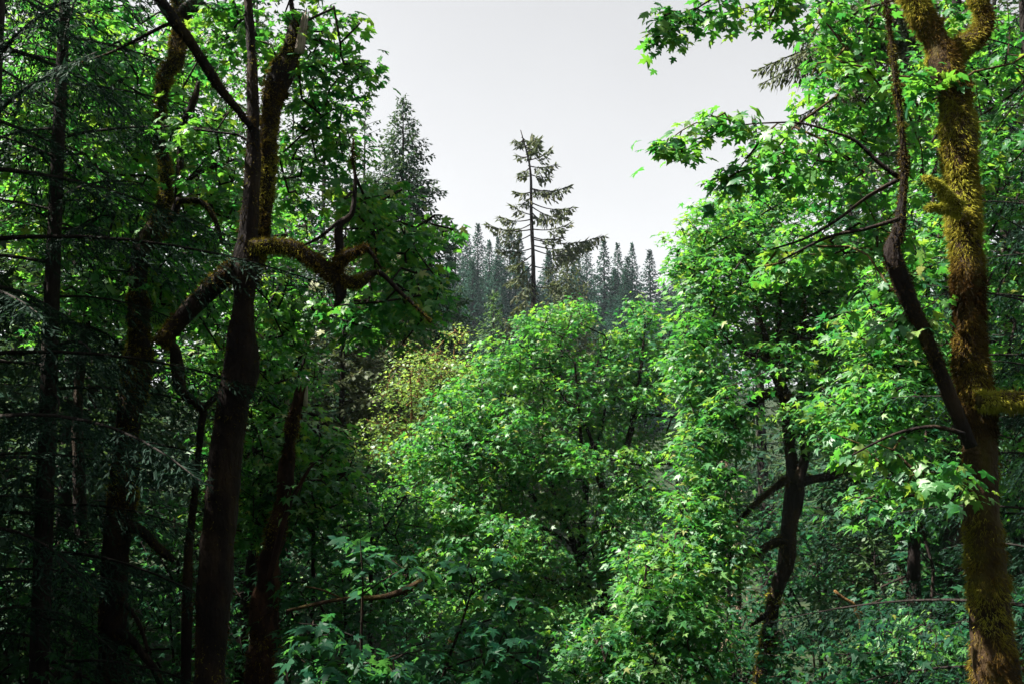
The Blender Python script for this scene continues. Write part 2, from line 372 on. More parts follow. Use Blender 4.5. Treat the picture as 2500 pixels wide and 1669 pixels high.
def maple(name, label, cat, limbs, blobs, dens, leaf, K, R, lod='mid', mat='maple', bark='bark', group=None, seed=1,
          sprays=(), parts=0, moss=(), sides=10, droop=0.45, tilt=0.45, twig0=0.006, step=0.12, lump=0.1, tuft=None, tuft_mat_='moss', tuft_len=0.05, tuft_w=0.008, twig=True, bark_by={}, rmax=0.02):
    """limbs: list of (rows, depth). First is the trunk. blobs: crown masses."""
    r = np.random.default_rng(seed)
    b0 = limb_px(limbs[0][0], limbs[0][1])[0]
    root = thing(name, label, cat, group, (b0[0], b0[1], float(ground_z(b0[0], b0[1]))))
    PINV[root.name] = Matrix.Translation(root.location).inverted()
    nodes = []; allV = []; allN = []
    for i, (rows, d) in enumerate(limbs):
        ctrl = limb_px(rows, d)
        if i == 0:                                     # carry the trunk down into the ground
            b = ctrl[0]; g = float(ground_z(b[0], b[1])) - 0.25
            if g < b[2] - 0.2: ctrl = np.vstack([[b[0] - (ctrl[1][0] - b[0]) * 0.15, b[1], g, b[3] * 1.25], ctrl])
        small = ctrl[:, 3].max() < 0.03
        o, path, V, N = wood('trunk' if i == 0 else 'branch', ctrl, M[bark_by.get(i, bark)], root, step if not small else step * 2, sides if not small else 6, lump, 2.6)
        nodes.append(path[:: max(1, int(0.3 / step)), :3]); allV.append(V); allN.append(N)
    nodes = np.vstack(nodes)
    T = [blob_points(blobs, dens, r)] if len(blobs) else []
    for rows, d, n, spread in sprays:                  # leafy ends strung along a bough
        path = spline(limb_px(rows, d), 0.1)
        link('branch', mesh_from('branch', *tube(path, 6, 0.05)[:2], M[bark], smooth=True), root)
        nodes = np.vstack([nodes, path[::3, :3]])
        f = r.uniform(0.1, 1, n) ** 0.8; q = path[(f * (len(path) - 1)).astype(int), :3]
        T.append(q + np.clip(r.normal(0, 1, (n, 3)), -1.2, 1.2) * np.array((spread, spread, spread * 0.55)) + np.array((0, 0, -spread * 0.2)))
    T = np.vstack(T)
    pts, par, cnt, seg = grow(nodes, T, r)
    if twig: stuff(link('twigs', twig_mesh('twigs', pts, par, cnt, seg, M[bark], twig0, rmax), root))
    cen = nodes.mean(0); out = nrm((T - cen) * np.array((1, 1, 0.3)))
    pos, t, n, sz, rnd = cluster_leaves(T, out, K, R, leaf, r, droop, tilt)
    x, y, dep = project(pos)
    hid = (y < -60) | (x < -80) | (x > 2580) | (y > 1740)
    if hid.sum() > 200:                                # the part of the crown above the picture, with any masses added for shade
        stuff(link('upper_crown', leaf_mesh('upper_crown', pos[hid], t[hid], n[hid], sz[hid], rnd[hid], 'low', M[mat]), root))
        pos, t, n, sz, rnd = pos[~hid], t[~hid], n[~hid], sz[~hid], rnd[~hid]
    if parts:
        x, y, dep = project(pos)
        key = np.where((x > 5) & (x < 2495) & (y > 5) & (y < 1664), dep, 1e9)
        sel = np.argsort(key)[:parts]; rest = np.ones(len(pos), bool); rest[sel] = False
        single_leaves(root, M[mat], pos[sel], t[sel], n[sel], sz[sel], rnd[sel])
        pos, t, n, sz, rnd = pos[rest], t[rest], n[rest], sz[rest], rnd[rest]
    stuff(link('crown', leaf_mesh('crown', pos, t, n, sz, rnd, lod, M[mat]), root))
    if tuft: tufts('moss', np.vstack(allV), np.vstack(allN), tuft, tuft_len, tuft_w, M[tuft_mat_], root, seed=seed + 5)
    return root, allV, allN

# ------------------------------------------------------------------ conifers
def kites(base, d, up, L, W, r):
    m = len(base); s = nrm(np.cross(d, up)) * (W * r.uniform(0.7, 1.3, m))[:, None]
    dd = d * (L * r.uniform(0.7, 1.3, m))[:, None]
    V = np.stack([base, base + dd * 0.35 + s, base + dd, base + dd * 0.35 - s], 1)
    V[:, 1, 2] -= W * 0.4; V[:, 3, 2] -= W * 0.4
    return V.reshape(-1, 3), np.arange(4 * m).reshape(-1, 4)
def bough(L, up, sag, spl, spw, r, spacing=0.3, dens=1.0, hang=0.4, lat=0.42, bare=0.1):
    """one conifer bough along +X from the origin: wood path and needle sprays"""
    s = np.linspace(0, 1, 9)
    path = np.column_stack([L * s, 0.06 * L * np.sin(s * 3 + r.uniform(0, 6)) * s, L * (up * s - sag * s ** 2)])
    n = max(3, int(L / spacing)); B = []; D = []; U = []
    for i in range(n):
        f = (i + r.uniform(0.2, 0.8)) / n
        if f < bare: continue
        c = np.array([np.interp(f, s, path[:, k]) for k in range(3)])
        tg = nrm(np.array([1.0, 0, up - 2 * sag * f]))
        for sd in (-1, 1):
            if r.uniform() > 0.93 * dens: continue
            l = L * lat * (1 - f) ** 0.8 * (0.35 + 0.65 * min(1, f * 3)) * r.uniform(0.6, 1.2) + spl * 0.5
            a = r.uniform(0.75, 1.1); dr = nrm(np.array([math.cos(a), sd * math.sin(a), -hang * r.uniform(0.5, 1.3)]) + tg * 0.15)
            k = max(1, int(l / (spl * 0.42)))
            for j in range(k):
                g = (j + r.uniform(0, 0.6)) / k; p = c + dr * l * g + np.array((0, 0, -hang * 0.35 * l * g * g))
                e = nrm(dr + r.normal(0, 0.38, 3) + np.array((0, 0, -hang * 0.5 * g))); B.append(p); D.append(e); U.append(r.normal(0, 0.5, 3) + np.array((0, 0, 1.0)))
        B.append(c); D.append(nrm(tg + r.normal(0, 0.25, 3))); U.append(np.array((0, 0, 1.0)) + r.normal(0, 0.4, 3))
    V, Q = kites(np.array(B), np.array(D), np.array(U), spl, spw, r)
    return path, V, Q
def conifer_parts(H, r0, cb, Lmax, nb, spl, spw, seed, sag=0.28, up=0.12, spacing=0.3, dens=1.0, hang=0.4, prof=0.75, wood_r=0.02, top=0.0):
    """crown as list of (bough transform applied) arrays, trunk path"""
    r = np.random.default_rng(seed); res = []
    hs_ = cb * H + (H - cb * H) * (np.arange(nb) + r.uniform(0, 0.8, nb)) / nb
    az = 0.0
    for h in hs_:
        f = (h - cb * H) / (H - cb * H); az += 2.4 + r.normal(0, 0.35)
        L = Lmax * (max(0.02, 1 - f) ** prof) * r.uniform(0.65, 1.15) * (0.6 + 0.4 * min(1, f * 5)) + 0.15 + top
        u_ = up + 0.5 * f ** 2
        path, V, Q = bough(L, u_, sag * (1 - 0.7 * f), spl * (0.38 + 0.62 * (1 - f)), spw * (0.6 + 0.4 * (1 - f)), r, spacing, dens, hang)
        c, s_ = math.cos(az), math.sin(az); R_ = np.array([[c, s_, 0], [-s_, c, 0], [0, 0, 1]])
        o = np.array((0, 0, h)); res.append((path @ R_ + o, V @ R_ + o, Q))
    # leader
    m = 14; b = np.zeros((m, 3)); b[:, 2] = H - r.uniform(0, 0.05 * H + 0.3, m)
    d = nrm(np.column_stack([r.normal(0, 0.5, m), r.normal(0, 0.5, m), np.full(m, 1.0)])); V, Q = kites(b, d, r.normal(0, 1, (m, 3)), spl * 0.9, spw, r)
    res.append((None, V, Q))
    return res
def join_boughs(res, wood_r, with_wood=True):
    Vs = []; Qs = []; n = 0; Wv = []; Wq = []; m = 0
    for path, V, Q in res:
        Vs.append(V); Qs.append(Q + n); n += len(V)
        if path is not None and with_wood:
            L = np.linalg.norm(path[-1] - path[0]); rr = np.linspace(wood_r * min(1, 0.3 + L / 4), wood_r * 0.15, len(path))
            v, f, _ = tube(np.column_stack([path, rr]), 3, 0, cap=False); Wv.append(v); Wq.append(f[0] + m); m += len(v)
    return np.vstack(Vs), np.vstack(Qs), (np.vstack(Wv) if Wv else None), (np.vstack(Wq) if Wq else None)
def needle_rnd(n, r, V=None):
    a = np.clip(0.5 + r.normal(0, 0.22, n), 0, 1)
    return a
def conifer_meshes(H, r0, cb, Lmax, nb, spl, spw, seed, mat='needle', wood_r=0.03, **kw):
    r = np.random.default_rng(seed + 99)
    res = conifer_parts(H, r0, cb, Lmax, nb, spl, spw, seed, **kw)
    V, Q, Wv, Wq = join_boughs(res, wood_r)
    crown = mesh_from('crown', V, [Q], M[mat], {'rnd': needle_rnd(len(Q), r)})
    limbs = mesh_from('limbs', Wv, [Wq], M['firbark'])
    zz = np.linspace(0, 1, 14); path = np.column_stack([0.10 * np.sin(zz * 5 + seed) * (1 - zz) * H / 25, 0 * zz, zz * H - 0.6, r0 * (1 - zz) ** 0.85 + 0.012])
    tv, tf, _ = tube(path, 8, 0.08, 2.0)
    trunk = mesh_from('trunk', tv, tf, M['firbark'], smooth=True)
    return trunk, limbs, crown
def place_conifer(meshes, name, label, loc, rz=0, s=1.0, group=None, lean=(0, 0), wide=1.0):
    root = thing(name, label, 'conifer', group, loc); root.rotation_euler = (lean[0], lean[1], rz); root.scale = (s * wide, s * wide, s)
    link('trunk', meshes[0], root)
    if meshes[1] is not None: stuff(link('limbs', meshes[1], root))
    stuff(link('crown', meshes[2], root))
    return root
def stand(px, py, d):
    """ground point under the photo point"""
    p = P(px, py, d); return (p[0], d, float(ground_z(p[0], d)))
def top_height(px, py, d):
    """height above the local ground of the photo point"""
    p = P(px, py, d); return p[2] - float(ground_z(p[0], p[1]))

# ================================================================== far hillside forest
far = [conifer_meshes(30, 0.42, 0.05, 8.0 + 0.8 * (k % 3), 240, 0.8, 0.2, 300 + k, 'needle_far', spacing=0.42, prof=1.0 + 0.1 * (k % 2), sag=0.22, hang=0.4, wood_r=0.05) for k in range(5)]
# trees that show on the ridge line, read off the photograph: (px, py of the tip, distance)
ridge = [(1092, 585, 190, 'first on the ridge beside the near maple leaves'), (1113, 562, 200, ''), (1141, 575, 196, ''), (1167, 548, 188, ''), (1195, 590, 180, ''), (1216, 580, 176, ''), (1245, 560, 205, ''),
         (1268, 575, 190, ''), (1340, 612, 190, ''), (1385, 600, 200, ''), (1400, 640, 182, ''), (1432, 592, 205, ''), (1474, 585, 186, ''), (1508, 594, 190, ''), (1543, 596, 194, ''),
         (1586, 612, 198, ''), (1654, 640, 205, ''), (1705, 655, 200, ''), (1620, 690, 196, ''), (1750, 640, 210, ''), (1800, 620, 200, ''), (1040, 560, 195, ''), (1000, 545, 190, '')]
FG = 'firs crowding the far hillside'
rr = random.Random(4)
ridge = [q for q in ridge if 1030 < q[0] < 1720]
ordn = ['first', 'second', 'third', 'fourth', 'fifth', 'sixth', 'seventh', 'eighth', 'ninth', 'tenth', 'eleventh', 'twelfth', 'thirteenth', 'fourteenth', 'fifteenth', 'sixteenth', 'seventeenth', 'eighteenth', 'nineteenth', 'twentieth', 'twenty-first', 'twenty-second']
for i, (px, py, d, _) in enumerate(sorted(ridge)):
    x, y, z = stand(px, py, d); h = top_height(px, py, d)
    side = 'short of the lone fir' if px < 1300 else 'past the lone fir'
    place_conifer(far[i % 5], 'fir_tree', 'hazy ridge fir, %s skyline tip counting rightwards, %s' % (ordn[i], side), (x, y, z), rr.uniform(0, 6.3), h / 30, FG, wide=rr.uniform(0.85, 1.35))
# the slope below the ridge
k = 0
for d, n, ylo, yhi in ((178, 11, 612, 668), (165, 10, 640, 740), (145, 9, 690, 800), (125, 8, 750, 860), (100, 7, 820, 910)):
    for j in range(n):
        px = 1000 + (j + rr.uniform(0.1, 0.9)) * 720 / n; py = rr.uniform(ylo, yhi)
        x, y, z = stand(px, py, d + rr.uniform(-6, 6)); h = top_height(px, py, y)
        k += 1
        place_conifer(far[k % 5], 'fir_tree', {178: 'hazy fir wedged between and just behind the ridge-line tips', 165: 'hazy fir in the row directly under the ridge-line firs', 145: 'hazy fir half way down the far slope', 125: 'blue-green fir low on the far slope', 100: 'blue-green fir at the foot of the far slope just over the maple crowns'}[d], (x, y, z), rr.uniform(0, 6.3), max(8, h) / 30, FG, wide=rr.uniform(0.95, 1.6))

# ================================================================== firs of the middle distance
# lone thin fir: every bough read off the photograph (trunk y, tip px, tip py)
D = 62.0
bx, by, bz = stand(1303, 900, D); Ht = top_height(1270, 318, D)
lone = thing('fir_tree', 'tall thin lone fir with sparse ragged boughs standing up against the sky', 'conifer', None, (bx, by, bz))
PINV[lone.name] = Matrix.Translation(lone.location).inverted()
ctrl = limb_px([(1308, 1000, 17), (1303, 800, 15), (1302, 650, 10), (1297, 520, 8), (1296, 430, 6), (1288, 380, 4), (1271, 318, 2)], D)
ctrl = np.vstack([[bx, by, bz - 0.3, 0.3], ctrl])
wood('trunk', ctrl, M['firbark'], lone, 0.5, 8, 0.06, 1.0)
lb = [(1274, 335, 1288, 345), (1276, 345, 1255, 345), (1280, 352, 1262, 356), (1284, 368, 1300, 330), (1284, 372, 1320, 340), (1288, 392, 1342, 365), (1286, 384, 1264, 378), (1290, 405, 1352, 400), (1291, 412, 1270, 422), (1292, 425, 1345, 432), (1293, 430, 1265, 430), (1285, 360, 1312, 352), (1282, 358, 1305, 340),
      (1295, 460, 1390, 455), (1295, 458, 1330, 470), (1295, 470, 1258, 468), (1296, 482, 1270, 500), (1297, 495, 1394, 507), (1298, 505, 1380, 530), (1299, 520, 1330, 540), (1299, 525, 1250, 500), (1300, 535, 1222, 532),
      (1300, 545, 1240, 560), (1301, 560, 1192, 548), (1301, 560, 1385, 545), (1301, 570, 1230, 590), (1302, 580, 1370, 580), (1302, 585, 1468, 575), (1303, 600, 1440, 590), (1303, 605, 1220, 610), (1303, 610, 1400, 620), (1303, 620, 1240, 650),
      (1303, 640, 1235, 690), (1303, 650, 1360, 650), (1303, 660, 1250, 730), (1303, 690, 1255, 760), (1303, 700, 1370, 690), (1303, 730, 1400, 740), (1303, 760, 1260, 800), (1303, 770, 1390, 780)]
r = np.random.default_rng(21)
def long_bough(root, a, b, r, spl, spw, spacing, hang, lat, mat, sg=0.18, wr=0.03, bare=0.1):
    """a bough from trunk point a to tip b with hanging sprays"""
    L = np.linalg.norm(b - a) * 1.05
    path, V, Q = bough(L, 0.0, 0.0, spl, spw, r, spacing, 0.9, hang, lat, bare)
    el = math.atan2(b[2] - a[2], math.hypot(b[0] - a[0], b[1] - a[1])); az = math.atan2(b[1] - a[1], b[0] - a[0])
    ce, se, ca, sa = math.cos(el), math.sin(el), math.cos(az), math.sin(az)
    def tr(p):
        q = p.copy(); q[:, 2] -= sg * np.sin(np.clip(p[:, 0] / L, 0, 1) * math.pi) * L * 0.5
        x = q[:, 0] * ce - q[:, 2] * se; z = q[:, 0] * se + q[:, 2] * ce
        return np.column_stack([a[0] + x * ca - q[:, 1] * sa, a[1] + x * sa + q[:, 1] * ca, a[2] + z])
    V = tr(V); path = tr(path)
    bo = stuff(link('bough', mesh_from('bough', V, [Q], M[mat], {'rnd': needle_rnd(len(Q), r)}), root))
    tv, tf, _ = tube(np.column_stack([path, np.linspace(wr, wr * 0.25, len(path))]), 5, 0)
    link('bough_stem', mesh_from('bough_stem', tv, tf, M['firbark']), bo)
for tx, ty0, ex, ey in lb:
    a = P(tx, ty0, D); b = P(ex, ey, D + r.normal(0, 0.9)); L = np.linalg.norm(b - a)
    long_bough(lone, a, b, r, 0.36, 0.075, 0.075, 1.0, 0.26, 'needle_olive', 0.18, 0.045, 0.1 if L < 1.2 else r.uniform(0.15, 0.5))
def conifer_at(px, py, d, lmax, nb, spl, spw, seed, label, mat='needle', cb=0.1, r0=None, name='fir_tree', rz=0.0, lean=(0, 0), **kw):
    h = top_height(px, py, d)
    ms = conifer_meshes(h, r0 or h * 0.014, cb, lmax, nb, spl, spw, seed, mat, **kw)
    return place_conifer(ms, name, label, stand(px, py, d), rz, 1.0, None, lean)
conifer_at(985, 243, 48, 5.0, 260, 0.42, 0.085, 41, 'tall dark fir spire rising against the sky over the near maple', 'needle', cb=0.25, spacing=0.14, hang=0.6, prof=0.8)
conifer_at(1205, 718, 55, 3.2, 120, 0.42, 0.1, 42, 'young bright green pointed conifer below the ridge beside the lone fir', 'needle_young', cb=0.0, spacing=0.22, prof=0.7, up=0.3)
conifer_at(1385, 640, 66, 4.2, 140, 0.5, 0.11, 43, 'bushy olive fir behind the lone fir trunk, drooping boughs', 'needle_olive', cb=0.1, spacing=0.3, hang=0.8, prof=0.5)
conifer_at(1245, 780, 50, 3.2, 110, 0.45, 0.09, 44, 'short olive conifer with drooping boughs at the foot of the lone fir', 'needle_olive', cb=0.0, spacing=0.25, hang=0.8)
conifer_at(1120, 700, 58, 3.6, 130, 0.45, 0.09, 45, 'grey-green conifer behind the yellow-green tree', 'needle', cb=0.05, spacing=0.25, hang=0.6)
conifer_at(845, 480, 33, 3.2, 100, 0.35, 0.07, 46, 'dark-trunked fir with tiered pale boughs behind the broken snag', 'needle_olive', cb=0.3, spacing=0.22, hang=0.35, sag=0.15, r0=0.16)
conifer_at(985, 560, 36, 3.2, 90, 0.38, 0.075, 47, 'olive fir with dark trunk just behind the yellow-green tree', 'needle_olive', cb=0.3, spacing=0.24, hang=0.7, r0=0.22)
conifer_at(720, 380, 40, 3.4, 90, 0.42, 0.08, 48, 'dim fir glimpsed through the leaves of the twin-stemmed maple', 'needle', cb=0.15, spacing=0.26)
conifer_at(520, 150, 44, 3.6, 90, 0.45, 0.09, 49, 'tall dim fir deep in the wood behind the two dark trunks', 'needle', cb=0.1, spacing=0.3)
conifer_at(330, 330, 30, 3.4, 90, 0.36, 0.075, 50, 'dim fir filling the dark wood behind the winding mossy trunk', 'needle', cb=0.08, spacing=0.26)
conifer_at(140, 100, 34, 3.6, 90, 0.4, 0.08, 51, 'dark fir deepest in the shaded wood at the photo edge', 'needle', cb=0.08, spacing=0.28)
conifer_at(1840, 300, 42, 3.6, 80, 0.45, 0.09, 52, 'grey-green fir behind the round bright maple crown', 'needle', cb=0.1, spacing=0.3)
conifer_at(2060, 120, 34, 3.6, 90, 0.4, 0.08, 53, 'dim fir behind the thin leaning stem', 'needle', cb=0.08, spacing=0.28)
conifer_at(2290, 250, 30, 3.4, 90, 0.4, 0.08, 54, 'dim fir behind the big mossy trunk', 'needle', cb=0.05, spacing=0.28)
conifer_at(2130, 1230, 17, 1.9, 70, 0.2, 0.04, 55, 'small pale grey-green hemlock in the gloom beside the big mossy trunk', 'needle_young', cb=0.0, spacing=0.16, hang=0.6)
conifer_at(1770, 1090, 24, 1.2, 40, 0.2, 0.025, 56, 'small dead conifer of brown bare twigs between the two bright maples', 'needle_dry', cb=0.0, spacing=0.2, dens=0.7, hang=0.8)

# the wood that closes in behind the near trees
wf = [conifer_meshes(22, 0.26, 0.06, 3.3 + 0.3 * k, 120, 0.42, 0.085, 350 + k, 'needle', spacing=0.27, hang=0.5, prof=0.6, wood_r=0.035) for k in range(3)]
rw_ = random.Random(12)
WG = 'dim firs of the shaded wood'
wl = {0: 'dim fir deep in the shaded wood behind the hemlock and winding trunk', 1: 'dim fir in the darkness behind the big mossy trunk', 2: 'grey-green fir on the slope glimpsed behind the bright maple crowns'}
spots = [(px, d, 0) for px, d in ((-120, 19), (30, 26), (170, 22), (300, 38), (100, 31), (230, 28), (520, 52), (600, 34), (700, 46), (-250, 27), (60, 40), (780, 58), (880, 50))]
spots += [(px, d, 1) for px, d in ((2180, 23), (2330, 24), (2480, 20), (2560, 28), (2240, 36), (2420, 32), (2110, 42), (2650, 22))]
spots += [(px, d, 2) for px, d in ((1690, 58), (1760, 50), (1840, 62), (1930, 46), (2010, 56), (1650, 75), (1560, 68), (1450, 74), (1730, 80), (1370, 60), (1150, 70), (1060, 64), (960, 72), (1500, 52))]
for i, (px, d, g) in enumerate(spots):
    x, y, z = stand(px, 1000, d)
    s_ = rw_.uniform(0.9, 1.1) * min(1.15, max(18.0, 0.75 * d) / 22)
    if g == 2: s_ = min(s_, max(0.25, top_height(px, rw_.uniform(760, 900), d) / 22))
    place_conifer(wf[i % 3], 'fir_tree', wl[g], (x, y, z), rw_.uniform(0, 6.3), s_, WG)

# ================================================================== near conifers at the edges
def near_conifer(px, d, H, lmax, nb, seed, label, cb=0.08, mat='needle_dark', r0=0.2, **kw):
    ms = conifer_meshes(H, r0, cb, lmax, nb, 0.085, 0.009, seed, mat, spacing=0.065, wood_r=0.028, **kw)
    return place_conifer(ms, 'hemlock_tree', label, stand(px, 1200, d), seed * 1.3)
near_conifer(105, 11.5, 15, 3.2, 62, 61, 'dark shaded hemlock with drooping boughs beside the paired dark trunks', cb=0.08, hang=0.6, sag=0.35, r0=0.12)
near_conifer(-90, 9.0, 15, 3.4, 66, 62, 'nearly black hemlock at the very edge, only its boughs reach in', cb=0.1, hang=0.6, sag=0.3, prof=0.45)
near_conifer(2590, 10.2, 6.5, 3.4, 30, 66, 'low black-green hemlock reaching across behind the foot of the big mossy trunk', cb=0.06, hang=0.7, r0=0.1)
near_conifer(2570, 13, 14, 3.0, 50, 63, 'dark hemlock boughs behind the mossy trunk at the opposite edge', cb=0.08, hang=0.6)
hf = thing('fir_tree', 'fir whose grey hanging boughs stick out into the sky above the bright maple', 'conifer', None, stand(2330, 600, 19))
PINV[hf.name] = Matrix.Translation(hf.location).inverted()
c = limb_px([(2330, 1300, 50), (2330, 600, 42), (2330, 0, 32), (2330, -400, 20)], 19); c = np.vstack([[c[0, 0], c[0, 1], hf.location[2] - 0.3, 0.25], c])
wood('trunk', c, M['firbark'], hf, 0.4, 10, 0.07, 2)
r = np.random.default_rng(33)
for ty0, ex, ey in ((60, 1870, 168), (90, 1885, 190), (20, 1942, 108), (50, 1960, 130), (-20, 2010, 60), (170, 1930, 300), (260, 1960, 380), (0, 2500, 120), (120, 2560, 250), (300, 2080, 460), (-60, 2080, 30), (220, 2540, 380), (340, 2500, 520), (160, 2040, 250), (100, 2000, 190)):
    long_bough(hf, P(2330, ty0, 19), P(ex, ey, 19 + r.normal(0, 0.7)), r, 0.15, 0.024, 0.03, 0.9, 0.24, 'needle_olive', -0.16, 0.03, 0.12)

# ================================================================== trees outside the picture that shade it
shade = conifer_meshes(19, 0.3, 0.12, 3.4, 90, 0.6, 0.12, 71, spacing=0.35, wood_r=0.04)
for x, y, s_, rz in ((-11, 5, 1.0, 0.3), (-9, 1.5, 0.9, 2.1), (-14, 11, 1.1, 4), (-6, -7, 1.1, 5), (4, -9, 1.0, 3), (12, -3, 1.0, 2), (-1, -12, 1.1, 1.2), (12, 6, 0.95, 0.7), (-3.5, -4.5, 0.8, 2.2), (0.5, -5, 0.85, 0.2), (7.5, -5.5, 0.95, 1.1), (8.5, -0.5, 0.8, 4.4), (9, 3.5, 0.7, 0.9), (-9.5, -3.5, 1.0, 5.2), (-6.5, 2.2, 0.7, 3.3), (-8.5, 7.5, 0.75, 0.1), (-7.2, 4.6, 0.68, 1.4), (-6.2, -0.6, 0.72, 2.6), (-9.6, 10, 0.75, 0.5), (-10.5, 13.5, 0.8, 2.9), (-11, 8, 0.85, 1.9), (-4.8, -2.4, 0.7, 5.9), (-12, 3, 0.95, 4.1), (-7.8, 1.0, 0.8, 0.8), (3.5, -5.2, 0.8, 4.9), (5.6, -2.6, 0.75, 3.8), (-8.5, 12.3, 0.78, 3.1), (-10, 15.5, 0.85, 0.9), (-8.8, 10.2, 0.72, 4.6), (-7.6, 9.4, 0.62, 1.1)):
    place_conifer(shade, 'fir_tree', 'dark fir standing beside or behind the viewpoint, out of view', (x, y, float(ground_z(x, y))), rz, s_, 'firs out of view round the viewpoint')

# ================================================================== maples
# --- the twin-stemmed dark maple
A = [([(508, 1700, 76), (525, 1450, 77), (545, 1180, 76), (555, 1080, 80), (572, 970, 82), (590, 895, 88), (590, 820, 72), (595, 740, 54), (600, 630, 60), (607, 560, 46), (618, 380, 36), (617, 230, 29), (611, 80, 22), (600, -60, 16)], 10),
     ([(612, 690, 45), (638, 560, 38), (650, 460, 38), (655, 345, 42), (663, 275, 42), (670, 228, 52), (690, 180, 64), (708, 130, 46), (722, 90, 50), (733, 58, 40)], 10.25),
     ([(612, 604, 36), (640, 602, 36), (699, 602, 37), (749, 627, 36), (791, 653, 34), (825, 680, 34), (875, 692, 27), (906, 669, 18), (932, 669, 12), (978, 715, 11), (1020, 753, 8), (1055, 787, 4)], 9.9),
     ([(815, 655, 24), (845, 627, 26), (883, 611, 18), (898, 607, 12), (932, 657, 6)], 9.85),
     ([(824, 680, 22), (829, 607, 20), (828, 550, 19), (858, 524, 14), (867, 459, 10), (867, 429, 9), (860, 383, 6), (864, 340, 3)], 9.95),
     ([(825, 680, 34), (832, 720, 28), (818, 748, 8)], 9.9),
     ([(590, 640, 40), (560, 668, 45), (509, 711, 45), (459, 760, 42), (421, 803, 38), (390, 840, 34)], 10.15),
     ([(612, 310, 18), (580, 268, 20), (536, 214, 23, 9.7), (467, 107, 25, 9.4), (429, 57, 27, 9.2), (370, -30, 30, 9.0)], 9.9),
     ([(429, 57, 12, 9.2), (402, 63, 10, 9.2), (268, 130, 8, 9.3), (191, 153, 4, 9.4)], 9.2),
     ([(828, 540, 9), (780, 580, 8), (740, 600, 5)], 9.9),
     ([(730, 60, 20, 10.25), (715, 30, 12, 10.25), (706, -30, 9, 10.25)], 10.25)]
blobsA = [(780, 150, 11, 130, 150, 1.0), (850, 160, 11, 50, 60, .5), (560, 60, 11.2, 110, 80, .9, .8), (805, 330, 11.5, 80, 110, 1.0), (710, 430, 11.6, 70, 90, .8, .8), (920, 500, 12, 105, 55, 1.2), (1060, 560, 12, 55, 32, .7), (960, 620, 11.8, 130, 80, 1.2),
          (900, 760, 11.5, 150, 90, 1.2), (1010, 720, 11.5, 80, 90, 1), (730, 740, 11.5, 80, 60, .8, .7), (890, 500, 10.8, 70, 50, .5), (660, 800, 11.5, 60, 70, .6, .7), (500, 330, 11.5, 70, 110, .8, .8), (480, -360, 10.2, 380, 220, 2.2, .25), (250, -520, 9.6, 350, 230, 2.2, .25)]
rootA, VA, NA = maple('maple_tree', 'twin-stemmed dark maple with mossy lumps and a crooked horizontal limb', 'maple', A, blobsA, 34, 0.112, 12, 0.27, lod='hi', bark='bark', seed=101, parts=280, step=0.05, sides=26, lump=0.09, tuft=9000, tuft_mat_='moss_dark', tuft_len=0.045, tuft_w=0.007, rmax=0.013)
tufts('moss', np.vstack([VA[1], VA[2][:len(VA[2]) * 6 // 10], VA[3][:len(VA[3]) * 6 // 10], VA[6]]), np.vstack([NA[1], NA[2][:len(NA[2]) * 6 // 10], NA[3][:len(NA[3]) * 6 // 10], NA[6]]), 30000, 0.04, 0.005, M['moss'], rootA, bias=0.0, seed=3, hang=0.4, upfirst=0.5)
for i, (px, py, wpx) in enumerate(((738, 30, 10), (746, 20, 9), (751, 28, 7), (742, 45, 10))):      # splintered bare top
    c = limb_px([(px - 14, 130, 14), (px - 4, py + 40, wpx), (px + 3, py, 2)], 10.15 + 0.03 * i)
    wood('splinter', c, M['deadwood'], rootA, 0.06, 6, 0.15)

# --- the winding mossy maple
B = [([(275, 1700, 80), (277, 1450, 62), (285, 1340, 62), (298, 1190, 66), (308, 1120, 58), (315, 1010, 60), (335, 900, 72), (340, 830, 58), (338, 700, 42), (345, 610, 42), (372, 570, 50), (398, 530, 46), (406, 470, 32), (404, 400, 30), (386, 340, 38), (392, 285, 24), (402, 185, 34), (427, 150, 36), (436, 80, 32), (432, -40, 30)], 12.5),
     ([(420, 540, 20), (432, 497, 20), (440, 402, 20), (440, 344, 16), (448, 298, 16), (474, 245, 18), (484, 200, 8)], 12.4),
     ([(445, 310, 9), (494, 329, 8), (543, 356, 4)], 12.4),
     ([(432, 490, 18), (490, 494, 14), (524, 536, 12), (543, 595, 8)], 12.3),
     ([(436, 465, 13), (478, 425, 12), (536, 402, 9), (580, 388, 5)], 12.6),
     ([(430, 60, 38), (455, 25, 42), (485, 15, 36), (509, 27, 27), (555, 54, 22), (597, 77, 20), (650, 95, 12)], 12.3),
     ([(310, 1283, 26), (345, 1295, 24), (385, 1335, 20), (425, 1368, 12)], 12.4),
     ([(285, 1540, 24), (320, 1560, 20), (350, 1597, 18), (379, 1635, 16), (400, 1690, 14)], 12.3),
     ([(290, 1467, 12), (320, 1490, 10), (345, 1535, 10), (362, 1590, 8)], 12.3),
     ([(395, 830, 30), (425, 850, 26), (433, 895, 30), (445, 955, 24), (494, 998, 18), (490, 1047, 16), (478, 1184, 17), (468, 1270, 20), (460, 1360, 22), (455, 1560, 22), (452, 1760, 24)], 12.6),
     ([(494, 998, 16), (530, 965, 14), (560, 930, 10)], 12.5)]
